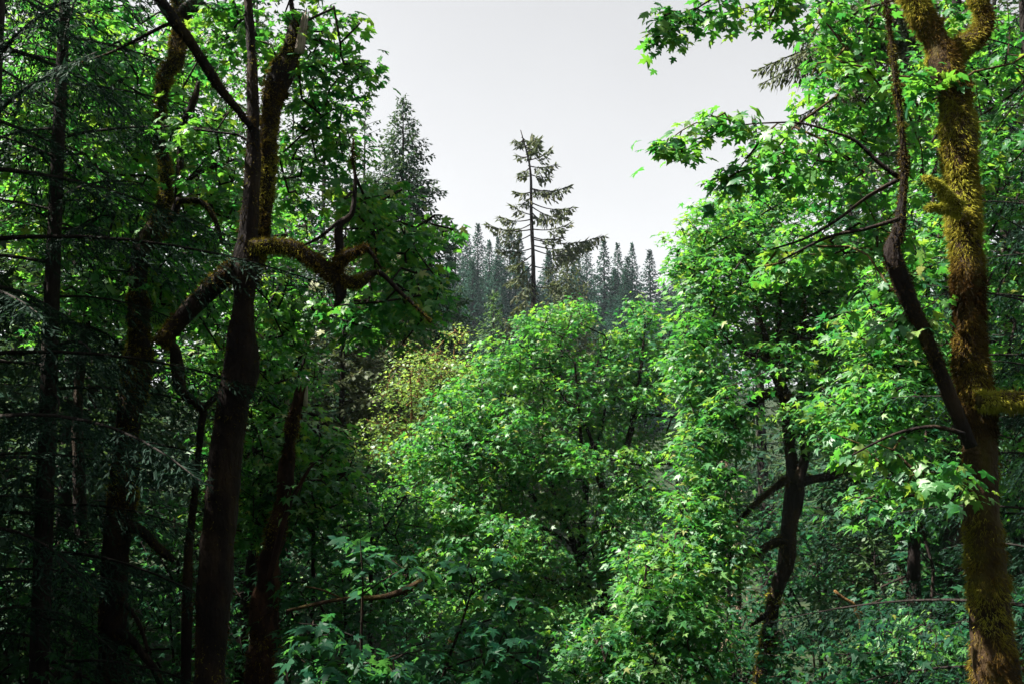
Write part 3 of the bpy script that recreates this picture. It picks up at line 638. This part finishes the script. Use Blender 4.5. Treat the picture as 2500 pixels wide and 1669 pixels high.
blobsB = [(330, 130, 13.6, 150, 100, 1.2), (200, 110, 13.8, 120, 90, 1.0, .8), (260, 250, 13.5, 140, 90, 1.2), (130, 390, 13.5, 120, 70, 1.0), (330, 420, 13.8, 130, 110, 1.2, .8), (480, 280, 13.8, 100, 130, 1.2), (560, 480, 14, 110, 100, 1.3), (220, 560, 13.5, 150, 90, 1.2), (420, 640, 13.5, 120, 90, 1.2),
          (330, 720, 13.2, 110, 70, 1), (540, 800, 14, 70, 90, 1, .7), (480, 560, 13.6, 110, 70, 1), (350, -280, 13, 380, 200, 2.4, .28)]
rootB, VB, NB = maple('maple_tree', 'winding mossy maple with swollen bends, standing beside the twin-stemmed one', 'maple', B, blobsB, 22, 0.145, 9, 0.34, lod='hi', bark='bark', seed=102, parts=150, step=0.06, sides=24, lump=0.13, tuft=6000, tuft_mat_='moss_dark', tuft_len=0.05, tuft_w=0.008, rmax=0.015)
tufts('moss', VB[0][len(VB[0]) // 3:], NB[0][len(VB[0]) // 3:], 22000, 0.045, 0.0055, M['moss'], rootB, bias=0.15, seed=4, hang=0.4)

# --- broken snag
sn = thing('snag', 'broken reddish snag with a jagged top between the dark trunks', 'dead tree', None, stand(630, 1669, 13))
PINV[sn.name] = Matrix.Translation(sn.location).inverted()
c = limb_px([(622, 1760, 70), (645, 1530, 66), (655, 1420, 60), (664, 1340, 46), (690, 1220, 37), (702, 1130, 40), (708, 1080, 32), (715, 1040, 36), (724, 985, 25), (732, 958, 20)], 13); c[0, 2] = min(c[0, 2], sn.location[2] - 0.2)
_, path, V, N = wood('trunk', c, M['redbark'], sn, 0.05, 24, 0.16, 4)
for px, py in ((724, 942), (733, 938), (742, 944), (748, 940)): wood('splinter', limb_px([(px - 4, 990, 11), (px - 1, 960, 10), (px + 2, py, 2)], 12.98), M['deadwood' if px == 748 else 'redbark'], sn, 0.06, 6, 0.2)
wood('branch', limb_px([(655, 1420, 14), (700, 1250, 12), (745, 1160, 9), (765, 1130, 5)], 12.7), M['redbark'], sn, 0.1, 7, 0.1)
tufts('moss', V, N, 5000, 0.05, 0.008, M['moss'], sn, bias=-0.25, seed=8)

# --- the big mossy maple on the near bank
R_ = [([(2440, 1740, 108), (2432, 1669, 102), (2418, 1500, 93), (2402, 1300, 86), (2384, 1010, 75), (2367, 800, 73), (2360, 610, 66), (2354, 530, 77), (2343, 400, 72), (2338, 310, 77), (2325, 230, 70), (2308, 170, 78), (2290, 110, 62), (2258, 50, 50), (2210, -40, 46)], 8),
      ([(2305, 160, 56), (2345, 116, 48), (2390, 88, 42), (2402, 50, 36), (2380, -40, 32)], 8.05),
      ([(2372, 1090, 30), (2345, 1030, 36), (2305, 933, 36), (2267, 837, 35), (2229, 757, 36), (2206, 703, 46), (2187, 646, 46), (2178, 605, 38), (2192, 570, 30), (2202, 497, 20), (2208, 421, 18), (2204, 344, 15), (2191, 230, 13), (2173, 77, 10), (2160, -10, 8)], 7.7),
      ([(2345, 505, 24), (2318, 482, 19), (2295, 456, 13), (2272, 440, 7), (2256, 432, 4)], 7.8),
      ([(2345, 522, 20), (2312, 511, 13), (2278, 506, 8), (2262, 508, 4)], 7.8),
      ([(2390, 980, 40), (2430, 978, 38), (2490, 976, 36), (2520, 975, 34)], 7.8),
      ([(2345, 250, 12), (2268, 208, 7), (2240, 190, 6), (2175, 186, 4)], 7.9),
      ([(2205, 440, 14), (2150, 402, 12), (2090, 345, 10), (2040, 325, 8), (1960, 302, 6), (1890, 300, 5), (1790, 312, 4), (1665, 372, 2)], 7.75),
      ([(2208, 430, 12), (2120, 480, 10), (2040, 540, 8), (1960, 585, 6), (1880, 610, 4)], 7.8),
      ([(2195, 535, 12), (2110, 560, 9), (2020, 580, 7), (1900, 640, 4)], 7.6),
      ([(2260, -60, 16, 8.2), (2100, -70, 10, 8.5), (1900, -45, 8, 8.5), (1760, -10, 6, 8.5), (1690, 30, 4, 8.5), (1620, 90, 2, 8.5)], 8.4),
      ([(2355, 1060, 14), (2280, 1040, 10), (2180, 1060, 7), (2080, 1110, 4)], 7.6),
      ([(2345, 1170, 9), (2290, 1190, 7), (2200, 1215, 4)], 7.7)]
# leafy sprays (twig ends strung along boughs)
spr = [([(1740, 310, 4), (1700, 300, 3), (1630, 345, 3), (1600, 385, 2)], 7.75, 10, 0.08), ([(1810, 310, 4), (1770, 290, 3), (1730, 285, 2)], 7.75, 9, 0.08), ([(1900, 300, 4), (1850, 350, 3), (1800, 420, 3), (1775, 440, 2)], 7.8, 12, 0.12),
       ([(1700, 20, 4), (1650, 40, 3), (1600, 95, 2)], 8.5, 14, 0.12), ([(1750, 0, 4), (1770, 20, 3), (1840, 30, 2)], 8.5, 8, 0.09), ([(1900, -40, 4), (1880, 10, 3), (1880, 80, 2)], 8.5, 9, 0.14), ([(1900, -40, 4), (1950, 5, 3), (1970, 30, 2)], 8.5, 6, 0.1),
       ([(2345, 1175, 5), (2290, 1150, 4), (2220, 1160, 3)], 7.7, 9, 0.14), ([(2290, 200, 4), (2250, 180, 3)], 7.9, 7, 0.12), ([(2280, 740, 4), (2220, 770, 3), (2150, 800, 2)], 7.8, 9, 0.14), ([(2260, 640, 4), (2200, 690, 3), (2140, 730, 2)], 8.2, 8, 0.14)]
blobsR = [(2070, 70, 10, 110, 90, .6), (2010, 30, 9.6, 70, 60, .5), (2040, 230, 9.8, 120, 90, .7), (2120, 300, 10, 90, 110, .7), (1960, 390, 9.6, 130, 70, .6), (2080, 440, 9.8, 120, 80, .7), (1900, 400, 9.4, 70, 60, .4), (2240, 330, 10.2, 60, 120, .6, .8),
          (2040, 600, 9.6, 150, 60, .6), (2150, 560, 9.8, 90, 90, .6), (1930, 640, 9.4, 100, 50, .5, .8), (2130, 1090, 8.2, 110, 50, .5), (2450, 260, 10, 70, 140, .8, .7), (2320, 30, 9.8, 60, 60, .5), (2400, -430, 10.2, 340, 260, 2.0, .22), (2750, -100, 9.5, 260, 400, 2.0, .22), (1430, -270, 8.4, 150, 80, .9, .9), (1640, -230, 8.8, 120, 60, .8, .8), (1400, -760, 11, 300, 150, 1.9, .3), (1800, -700, 11.5, 280, 150, 2.0, .3), (1650, -900, 13.5, 330, 150, 2.0, .22)]  # unseen masses overhead to the left are added to shade the sprays
rootR, VR, NR = maple('maple_tree', 'big maple trunk shaggy with yellow-brown moss, forked at the top, sunlit on one side', 'maple', R_, blobsR, 33, 0.105, 11, 0.20, lod='hi', bark='mossbark', seed=103, sprays=spr, parts=300, bark_by={2: 'bark', 7: 'bark', 8: 'bark', 9: 'bark', 10: 'bark', 11: 'bark', 12: 'bark'}, step=0.04, sides=22, lump=0.10, twig0=0.004, rmax=0.012)
tufts('moss', VR[0], NR[0], 84000, 0.05, 0.0034, M['moss'], rootR, bias=0.05, seed=9, hang=1.0, patch=1.6, cut=-0.4, zb=[(0.5, -0.12), (2.2, -0.2), (3.1, -0.32), (3.5, -0.1), (3.8, 0.12), (5.5, 0.1)], zc=[(0.3, 0.25), (1.8, 0.35), (2.6, 0.1), (3.4, 0.05), (3.7, 0.0), (4.6, 0.1)])
tufts('moss', np.vstack([VR[1], VR[3], VR[4], VR[5]]), np.vstack([NR[1], NR[3], NR[4], NR[5]]), 26000, 0.042, 0.0042, M['moss'], rootR, bias=0.4, seed=10, hang=0.7, patch=1.6, cut=-0.6)
tufts('moss', VR[2], NR[2], 9000, 0.03, 0.004, M['moss_dark'], rootR, bias=-0.1, seed=11, hang=0.5)

# --- the mid maple with black branches
Cm = [([(1858, 1760, 42), (1862, 1660, 42), (1877, 1560, 40), (1890, 1460, 32), (1918, 1375, 42), (1925, 1300, 38), (1940, 1190, 50), (1934, 1130, 32), (1927, 1080, 28), (1920, 1006, 25), (1913, 960, 30), (1894, 910, 24), (1878, 865, 22), (1867, 815, 15), (1848, 757, 9), (1835, 690, 5)], 18),
      ([(1948, 1180, 30), (1966, 1100, 24), (1955, 1052, 22), (1938, 1000, 22), (1922, 960, 22)], 17.8),
      ([(1905, 955, 25), (1875, 958, 25), (1845, 978, 25), (1821, 1002, 22), (1794, 1021, 14), (1780, 1000, 6)], 17.8),
      ([(1910, 935, 16), (1936, 872, 14), (1951, 826, 12), (1966, 765, 8), (1960, 700, 4)], 18.2),
      ([(1885, 890, 16), (1850, 872, 14), (1829, 865, 13), (1790, 842, 9), (1740, 800, 5)], 17.8),
      ([(1925, 1165, 20), (1905, 1180, 18), (1867, 1209, 16), (1821, 1251, 11), (1800, 1270, 5)], 17.6),
      ([(1918, 1312, 24), (1890, 1325, 20), (1860, 1341, 18), (1814, 1383, 14), (1753, 1417, 9), (1700, 1425, 4)], 17.6),
      ([(1885, 1480, 14), (1864, 1505, 12), (1830, 1528, 6)], 17.7),
      ([(1945, 1180, 28), (1985, 1168, 24), (2040, 1157, 20), (2090, 1120, 10)], 17.8),
      ([(1880, 880, 12), (1900, 800, 9), (1905, 720, 6), (1890, 640, 4)], 18.3),
      ([(1915, 925, 14), (1905, 870, 11), (1895, 800, 7)], 18.4)]
blobsC = [(1740, 560, 19, 85, 75, 1.4), (1850, 520, 20, 120, 75, 1.8), (1680, 640, 18.5, 45, 55, .8), (1665, 560, 18.5, 25, 40, .5, .6), (1750, 700, 18.5, 100, 100, 1.5), (1690, 830, 18, 65, 90, 1.0), (1760, 980, 17.5, 80, 90, 1.2), (1900, 640, 19, 140, 100, 1.8), (1840, 780, 19.5, 130, 110, 1.6, .8),
          (2000, 720, 19.5, 130, 120, 1.6), (2050, 950, 18.5, 110, 90, 1.4), (2010, 1060, 17.5, 80, 50, 1, .8), (1950, 850, 19.5, 130, 80, 1.4, .7), (1760, 1060, 17.5, 60, 50, .8), (1745, 1140, 17.3, 70, 50, .9, .8), (1690, 1080, 17.6, 50, 60, .8, .8), (1890, 870, 17.2, 80, 45, .6, .5), (1980, 1010, 17, 70, 45, .6, .6), (1690, 930, 17.8, 60, 60, .9, .8)]
rootC, VC, NC = maple('maple_tree', 'maple with black forking branches and a bright round crown in the middle distance', 'maple', Cm, blobsC, 32, 0.135, 17, 0.35, bark='bark', seed=104, step=0.1, sides=10, lump=0.11, parts=0, tuft=5000, tuft_mat_='moss_dark', tuft_len=0.07, tuft_w=0.012)
tufts('moss', VC[0][:len(VC[0]) // 3], NC[0][:len(VC[0]) // 3], 4000, 0.06, 0.012, M['moss'], rootC, bias=0.15, seed=12)

# --- the large spreading maple in the clearing
Dm = [([(1430, 1720, 50), (1433, 1600, 46), (1425, 1520, 32), (1429, 1433, 28), (1420, 1299, 20), (1429, 1222, 16), (1429, 1172, 15), (1420, 1090, 10), (1412, 990, 8), (1403, 880, 4)], 26),
      ([(1450, 1620, 36), (1471, 1509, 30), (1475, 1413, 30), (1482, 1260, 18), (1475, 1203, 17), (1463, 1165, 20), (1452, 1107, 12), (1430, 1040, 8), (1370, 960, 5), (1340, 880, 3)], 26.2),
      ([(1428, 1420, 18), (1398, 1318, 16), (1375, 1272, 14), (1352, 1203, 12), (1333, 1145, 10), (1295, 1115, 8), (1264, 1069, 6), (1220, 1020, 3)], 25.6),
      ([(1478, 1400, 24), (1482, 1337, 22), (1517, 1222, 18), (1521, 1138, 16), (1526, 1102, 16), (1542, 1044, 15), (1553, 968, 13), (1561, 930, 11), (1568, 872, 8), (1576, 777, 4)], 26.4),
      ([(1522, 1150, 12), (1545, 1130, 12), (1584, 1132, 11), (1637, 1132, 7), (1680, 1160, 4)], 26.2),
      ([(1550, 1020, 9), (1580, 1012, 8), (1614, 1014, 8), (1670, 1020, 5)], 26.4),
      ([(1375, 1272, 10), (1320, 1235, 9), (1290, 1195, 8), (1230, 1150, 5), (1180, 1110, 3)], 25),
      ([(1400, 1330, 10), (1330, 1290, 8), (1240, 1260, 6), (1120, 1240, 4)], 24.6),
      ([(1425, 1480, 14), (1350, 1420, 10), (1250, 1380, 7), (1120, 1370, 4)], 24.4),
      ([(1450, 1110, 9), (1470, 1040, 7), (1480, 950, 5), (1465, 850, 3)], 26.6)]
blobsD = [(1330, 820, 26.5, 85, 75, 1.5), (1400, 770, 27, 55, 45, 1.0), (1230, 900, 26, 95, 80, 1.5), (1130, 990, 25.5, 80, 75, 1.4), (1050, 1090, 25, 110, 70, 1.6), (950, 1230, 24, 110, 60, 1.5), (1060, 1240, 24, 140, 90, 1.8), (1240, 1080, 25, 140, 120, 1.8), (1400, 960, 26.5, 120, 110, 1.8), (1560, 790, 27, 48, 75, .9),
          (1510, 860, 27, 60, 70, 1.1), (1560, 940, 26.5, 85, 70, 1.3), (1480, 1060, 27.5, 90, 80, 1.4, .7), (1330, 1180, 25.5, 140, 110, 1.6, .8), (1180, 1330, 23.5, 190, 90, 1.8), (1000, 1390, 23, 150, 70, 1.6), (1330, 1400, 24.5, 110, 90, 1.5, .7), (1560, 1210, 25, 95, 70, 1.2), (1600, 1080, 27, 60, 60, 1, .6), (1610, 860, 27.5, 55, 60, 1, .8), (870, 1300, 23, 95, 65, 1.4), (1090, 1470, 22.5, 170, 65, 1.6), (1400, 1480, 24.5, 100, 80, 1.3, .6), (1280, 1500, 23, 130, 60, 1.4), (1500, 1350, 24.5, 80, 70, 1, .8), (880, 1420, 22, 110, 60, 1.4), (1470, 1280, 24, 75, 60, .9, .5), (1390, 1110, 24.3, 90, 70, 1, .5), (1540, 1120, 25, 70, 50, .8, .5)]
maple('maple_tree', 'large spreading maple with fanning dark stems and glittering sunlit leaves in the clearing', 'maple', Dm, blobsD, 21, 0.138, 19, 0.40, bark='bark', seed=105, step=0.14, sides=8, lump=0.08)

# --- low bright maple in front of it
Em = [([(1640, 1800, 26), (1630, 1650, 20), (1620, 1520, 14), (1640, 1400, 9), (1650, 1300, 5)], 16.5), ([(1628, 1620, 12), (1560, 1520, 8), (1530, 1440, 4)], 16.3), ([(1625, 1560, 12), (1700, 1460, 8), (1740, 1380, 4)], 16.6), ([(1635, 1680, 12), (1540, 1620, 8), (1470, 1610, 4)], 16)]
blobsE = [(1720, 1280, 17, 65, 55, 1.0), (1650, 1360, 16.5, 90, 80, 1.2), (1590, 1440, 16, 80, 80, 1.1), (1740, 1400, 17, 80, 80, 1.0, .7), (1655, 1560, 16, 125, 90, 1.4), (1530, 1580, 15.6, 100, 70, 1.2), (1480, 1640, 15.5, 110, 45, 1.0), (1640, 1480, 15.6, 110, 60, .9), (1430, 1560, 15.8, 90, 50, .8, .8), (1700, 1220, 17.2, 75, 40, .8), (1800, 1340, 17, 50, 60, .7, .6), (1560, 1350, 16.8, 60, 50, .8, .7)]
maple('maple_tree', 'low bushy maple with bright drooping leaves just before the large spreading maple', 'maple', Em, blobsE, 36, 0.13, 16, 0.34, seed=106, step=0.12, sides=8)

# --- yellow-green vine maple
Ym = [([(1115, 1180, 30), (1120, 1060, 27), (1126, 1000, 24), (1128, 965, 20), (1110, 940, 10), (1080, 920, 6), (1040, 890, 3)], 30.5), ([(1127, 975, 14), (1150, 950, 8), (1155, 935, 4)], 30.5), ([(1118, 1050, 12), (1060, 1060, 7), (1000, 1030, 4)], 30), ([(1000, 1150, 9), (1005, 1000, 6), (1000, 900, 3)], 29.6)]
blobsY = [(1030, 880, 30.5, 75, 50, 1.8), (1110, 900, 31.5, 70, 40, 1.6), (1000, 950, 30, 85, 50, 1.8), (960, 1040, 29.6, 75, 45, 1.5), (1050, 1010, 31, 60, 50, 1.4, .7), (1010, 1120, 29, 110, 45, 1.8), (930, 1100, 29, 70, 29, 1.3), (1120, 820, 32, 40, 29, 1, .6)]
maple('vine_maple', 'yellow-green small-leaved tree with an orange sunlit trunk behind the spreading maple', 'tree', Ym, blobsY, 26, 0.11, 9, 0.42, lod='low', mat='yellow', bark='orangebark', seed=107, step=0.2, sides=8)

# --- background maples on the shaded side
Gm = [([(600, 1500, 34), (640, 1200, 26), (650, 1000, 20), (640, 850, 12), (660, 750, 6)], 16), ([(645, 1050, 14), (700, 950, 10), (740, 880, 5)], 16), ([(642, 1100, 14), (570, 980, 9), (530, 880, 4)], 16)]
blobsG = [(640, 730, 16.0, 110, 90, 1.8), (560, 900, 16.5, 110, 110, 1.8), (680, 900, 15.5, 100, 100, 1.6), (620, 1060, 15.5, 120, 110, 1.6), (740, 1080, 14.5, 110, 80, 1.4), (600, 1240, 14.5, 130, 90, 1.4), (790, 1180, 14.0, 100, 70, 1.3), (640, 560, 17.0, 120, 90, 1.6)]
maple('maple_tree', 'leafy maple glowing green behind the broken snag', 'maple', Gm, blobsG, 50, 0.125, 10, 0.32, seed=108, step=0.15, sides=8)
Hm = [([(200, 1400, 36), (190, 1000, 26), (220, 700, 18), (230, 450, 10), (240, 250, 5)], 18), ([(215, 750, 14), (330, 600, 9), (420, 450, 4)], 18), ([(225, 600, 12), (120, 450, 8), (40, 330, 4)], 18)]
blobsH = [(120, 250, 18, 140, 130, 1.8), (300, 280, 19, 130, 120, 1.8), (90, 520, 18, 130, 120, 1.6), (420, 420, 19, 130, 110, 1.6), (300, 560, 19, 140, 110, 1.6), (470, 130, 19.5, 120, 100, 1.6), (180, 60, 18.5, 150, 80, 1.5), (420, 720, 19, 130, 100, 1.5), (200, 740, 18, 130, 90, 1.4)]
maple('maple_tree', 'leafy maple filling the gaps behind the winding mossy trunk', 'maple', Hm, blobsH, 29, 0.155, 10, 0.40, seed=109, step=0.15, sides=8)
# --- background maples behind the big mossy trunk
Im = [([(2230, 1500, 34), (2240, 1150, 26), (2260, 850, 18), (2270, 600, 12), (2290, 350, 6)], 14.5), ([(2255, 900, 14), (2170, 800, 9), (2120, 720, 4)], 14.5), ([(2265, 750, 12), (2400, 600, 8), (2460, 480, 4)], 14.8), ([(2245, 1080, 14), (2150, 980, 9), (2080, 930, 4)], 14.2)]
blobsI = [(2230, 620, 14.5, 110, 100, 1.4), (2150, 800, 14.2, 120, 100, 1.4), (2260, 880, 14.2, 90, 100, 1.2), (2130, 960, 13.8, 130, 80, 1.2), (2450, 420, 15, 90, 130, 1.3), (2460, 680, 15, 80, 120, 1.2), (2300, 420, 15, 90, 130, 1.2, .8), (2200, 1080, 13.6, 130, 60, 1.1), (2460, 900, 14.8, 70, 90, 1), (2420, 150, 15.5, 110, 120, 1.3), (2470, 1150, 15, 70, 130, 1.0), (2250, 200, 15.5, 90, 110, 1.2, .7), (2150, 1230, 13.5, 140, 50, 1.0, .5), (2240, 1540, 12.5, 110, 60, .8, .5)]
maple('maple_tree', 'shaded maple whose leaf layers hang behind the thin leaning stem', 'maple', Im, blobsI, 46, 0.135, 10, 0.34, seed=110, step=0.12, sides=8)

# ================================================================== understory
U1 = [([(884, 1740, 9), (882, 1560, 7), (886, 1420, 5), (880, 1330, 3)], 7.2), ([(884, 1560, 5), (800, 1530, 4), (730, 1520, 2)], 7.1), ([(884, 1450, 4), (960, 1400, 3), (1010, 1380, 2)], 7.2), ([(884, 1640, 5), (960, 1600, 4), (1020, 1590, 2)], 7.2), ([(884, 1620, 5), (800, 1610, 4), (740, 1625, 2)], 7.2)]
b1 = [(880, 1340, 7.3, 70, 35, .4), (760, 1535, 7.1, 100, 32, .4), (960, 1395, 7.3, 70, 30, .35), (800, 1600, 7.2, 110, 40, .45), (990, 1600, 7.3, 100, 45, .45), (880, 1650, 7.2, 130, 35, .5)]
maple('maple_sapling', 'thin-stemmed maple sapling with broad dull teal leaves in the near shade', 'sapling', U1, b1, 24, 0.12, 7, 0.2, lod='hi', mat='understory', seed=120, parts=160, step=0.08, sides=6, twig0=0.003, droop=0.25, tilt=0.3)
U2 = [([(1070, 1740, 9), (1085, 1640, 8), (1120, 1540, 6), (1155, 1430, 4), (1165, 1390, 3)], 8), ([(1120, 1540, 5), (1200, 1510, 4), (1280, 1520, 2)], 8), ([(1090, 1630, 5), (1180, 1600, 4), (1300, 1590, 2)], 8), ([(1150, 1450, 4), (1220, 1410, 3), (1280, 1430, 2)], 8), ([(1140, 1460, 4), (1100, 1420, 3), (1075, 1400, 2)], 8)]
b2 = [(1170, 1390, 8.1, 80, 45, .45), (1240, 1440, 8.1, 70, 45, .4), (1100, 1420, 8, 60, 35, .35), (1200, 1520, 8.1, 120, 50, .55), (1280, 1590, 8.2, 110, 55, .55), (1120, 1590, 8, 110, 50, .5), (1220, 1650, 8, 130, 35, .5)]
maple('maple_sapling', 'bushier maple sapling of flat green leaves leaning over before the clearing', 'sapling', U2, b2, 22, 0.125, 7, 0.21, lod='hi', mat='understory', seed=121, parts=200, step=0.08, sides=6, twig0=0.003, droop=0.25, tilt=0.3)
db = thing('fallen_branch', 'crooked bare branch caught level in the leaves beside the thin sapling stem', 'branch', None, tuple(P(740, 1475, 9.5)))
PINV[db.name] = Matrix.Translation(db.location).inverted()
wood('stem', limb_px([(700, 1490, 7), (765, 1475, 9), (830, 1462, 10), (930, 1456, 11), (980, 1442, 13), (1040, 1412, 12), (1080, 1402, 9)], 9.5), M['mossbark'], db, 0.05, 8, 0.15)
wood('side_twig', limb_px([(745, 1430, 4), (790, 1440, 5), (830, 1458, 5)], 9.5), M['mossbark'], db, 0.05, 6, 0.1)
wood('side_twig', limb_px([(990, 1442, 5), (1000, 1460, 4), (1012, 1466, 2)], 9.5), M['mossbark'], db, 0.05, 6, 0.1)
dl = thing('hanging_branch', 'pale broken branch dangling in the gloom near the pale hemlock', 'branch', None, tuple(P(2070, 1470, 13)))
PINV[dl.name] = Matrix.Translation(dl.location).inverted()
wood('stem', limb_px([(2037, 1440, 6), (2060, 1460, 8), (2080, 1470, 8), (2090, 1490, 12), (2098, 1510, 6), (2100, 1535, 4), (2104, 1548, 3)], 13), M['orangebark'], dl, 0.05, 7, 0.25)
wood('side_twig', limb_px([(2090, 1490, 5), (2106, 1496, 4), (2103, 1510, 2)], 13), M['orangebark'], dl, 0.05, 6, 0.15)

bush_spots = [(760, 1120, 14.5, 'dim maple bush with flat leaf layers hiding the snag foot'), (840, 1400, 13, 'glinting maple bush below the level bare branch'), (700, 1420, 15.5, 'shaded bush squeezed between snag and level bare branch'), (1000, 1580, 15, 'dark leafy bush behind the thin sapling stem'), (1330, 1600, 17, 'dark bush under the fanning stems of the spreading maple'),
              (420, 1500, 15, 'small dark bush between the two nearest dark trunks'), (150, 1350, 16, 'dim bush under the hemlock in the deepest shade'), (200, 1620, 12, 'black-green bush at the foot of the winding trunk'), (60, 1500, 13, 'black-green bush at the corner under the hemlock'), (2000, 1380, 19, 'bush with pale flecked leaves beside the black-branched maple trunk'),
              (1990, 1580, 16, 'low bush of small pale leaves beside the mossy foot of the black-branched maple'), (2200, 1560, 11, 'layered green bush at the foot of the big mossy trunk'), (2280, 1380, 15, 'dark bush half hidden by the big mossy trunk'), (2490, 1450, 12, 'dark bush between the big mossy trunk and the photo edge'),
              (1790, 1540, 19, 'dark bush behind the mossy foot of the black-branched maple'), (430, 1250, 19, 'dim leafy bush seen between the two dark trunks'),
              (1310, 1400, 31, 'shaded bush just behind the fanning stems of the spreading maple'), (1520, 1330, 32, 'shaded bush behind the heavy low branch of the spreading maple'), (1660, 1190, 33, 'bush behind the small dead conifer'), (1800, 1200, 28, 'leafy bush behind the black-branched maple fork'), (700, 1280, 22, 'dim bush behind the snag'),
              (2010, 1220, 24, 'dim bush behind the low heavy limb of the black-branched maple'), (1160, 1560, 19, 'dark bush below the lit skirt of the spreading maple'), (2330, 1180, 20, 'dim leafy bush close behind the big mossy trunk'), (560, 1450, 17, 'dim bush between the twin-stemmed maple and the snag'), (1110, 1440, 26, 'leafy bush under the lit skirt of the spreading maple, hiding a trunk foot'), (900, 1180, 20, 'dark leafy bush at the shaded side of the spreading maple')]
for i, (px, py, d, lab) in enumerate(bush_spots):
    rw = 150 if d > 12 else 130
    limbs = [([(px, 1900, 14), (px + 5, py + 160, 9), (px - 5, py, 4)], d), ([(px, py + 170, 7), (px + 90, py + 30, 4)], d), ([(px, py + 180, 7), (px - 90, py + 20, 4)], d)]
    bl = [(px, py, d, rw * .8, 75, .9), (px - 85, py + 70, d - .4, rw * .65, 60, .8), (px + 85, py + 80, d - .2, rw * .65, 60, .8), (px, py + 150, d - .6, rw, 70, .9)]
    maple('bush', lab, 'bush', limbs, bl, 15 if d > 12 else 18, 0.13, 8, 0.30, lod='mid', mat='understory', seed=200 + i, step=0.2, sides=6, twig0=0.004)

# low leaves covering the forest floor
n = 20000; r = np.random.default_rng(5)
y = 4 + 56 * r.uniform(0, 1, n) ** 0.8; x = r.uniform(-0.62, 0.62, n) * (y + 4)
z = ground_z(x, y) + 0.05 + 0.5 * np.abs(fbm(np.column_stack([x, y, 0 * x]) * 0.6, 2)) * r.uniform(0.2, 1, n)
pos = np.column_stack([x, y, z]); t = np.column_stack([r.normal(0, 1, n), r.normal(0, 1, n), r.normal(-.2, .3, n)]); nn = np.column_stack([r.normal(0, .5, n), r.normal(0, .5, n), np.ones(n)])
stuff(link('ground_cover', leaf_mesh('ground_cover', pos, t, nn, r.uniform(.12, .26, n), r.uniform(0, .9, n), 'low', M['understory'])))

# ================================================================== air
bm_v = np.array([(x, y, z) for x in (-720, 720) for y in (-270, 920) for z in (-9, 60)], float)
hz = mesh_from('haze', bm_v, [np.array([(0, 1, 3, 2), (4, 6, 7, 5), (0, 4, 5, 1), (2, 3, 7, 6), (0, 2, 6, 4), (1, 5, 7, 3)])], M['ground'])
m, t, out = node_mat('haze_air'); pv = t.nodes.new('ShaderNodeVolumePrincipled')
pv.inputs['Color'].default_value = (0.72, 0.86, 1.0, 1); pv.inputs['Density'].default_value = 0.00015; pv.inputs['Anisotropy'].default_value = 0.1
t.links.new(pv.outputs[0], out.inputs['Volume'])
hz.materials[0] = m
HAZE = True
if HAZE: stuff(link('haze', hz))
tri = sum(sum(p.loop_total - 2 for p in me.polygons) if len(me.polygons) < 0 else len(me.loops) - 2 * len(me.polygons) for me in bpy.data.meshes)
print('TRIANGLES', tri)
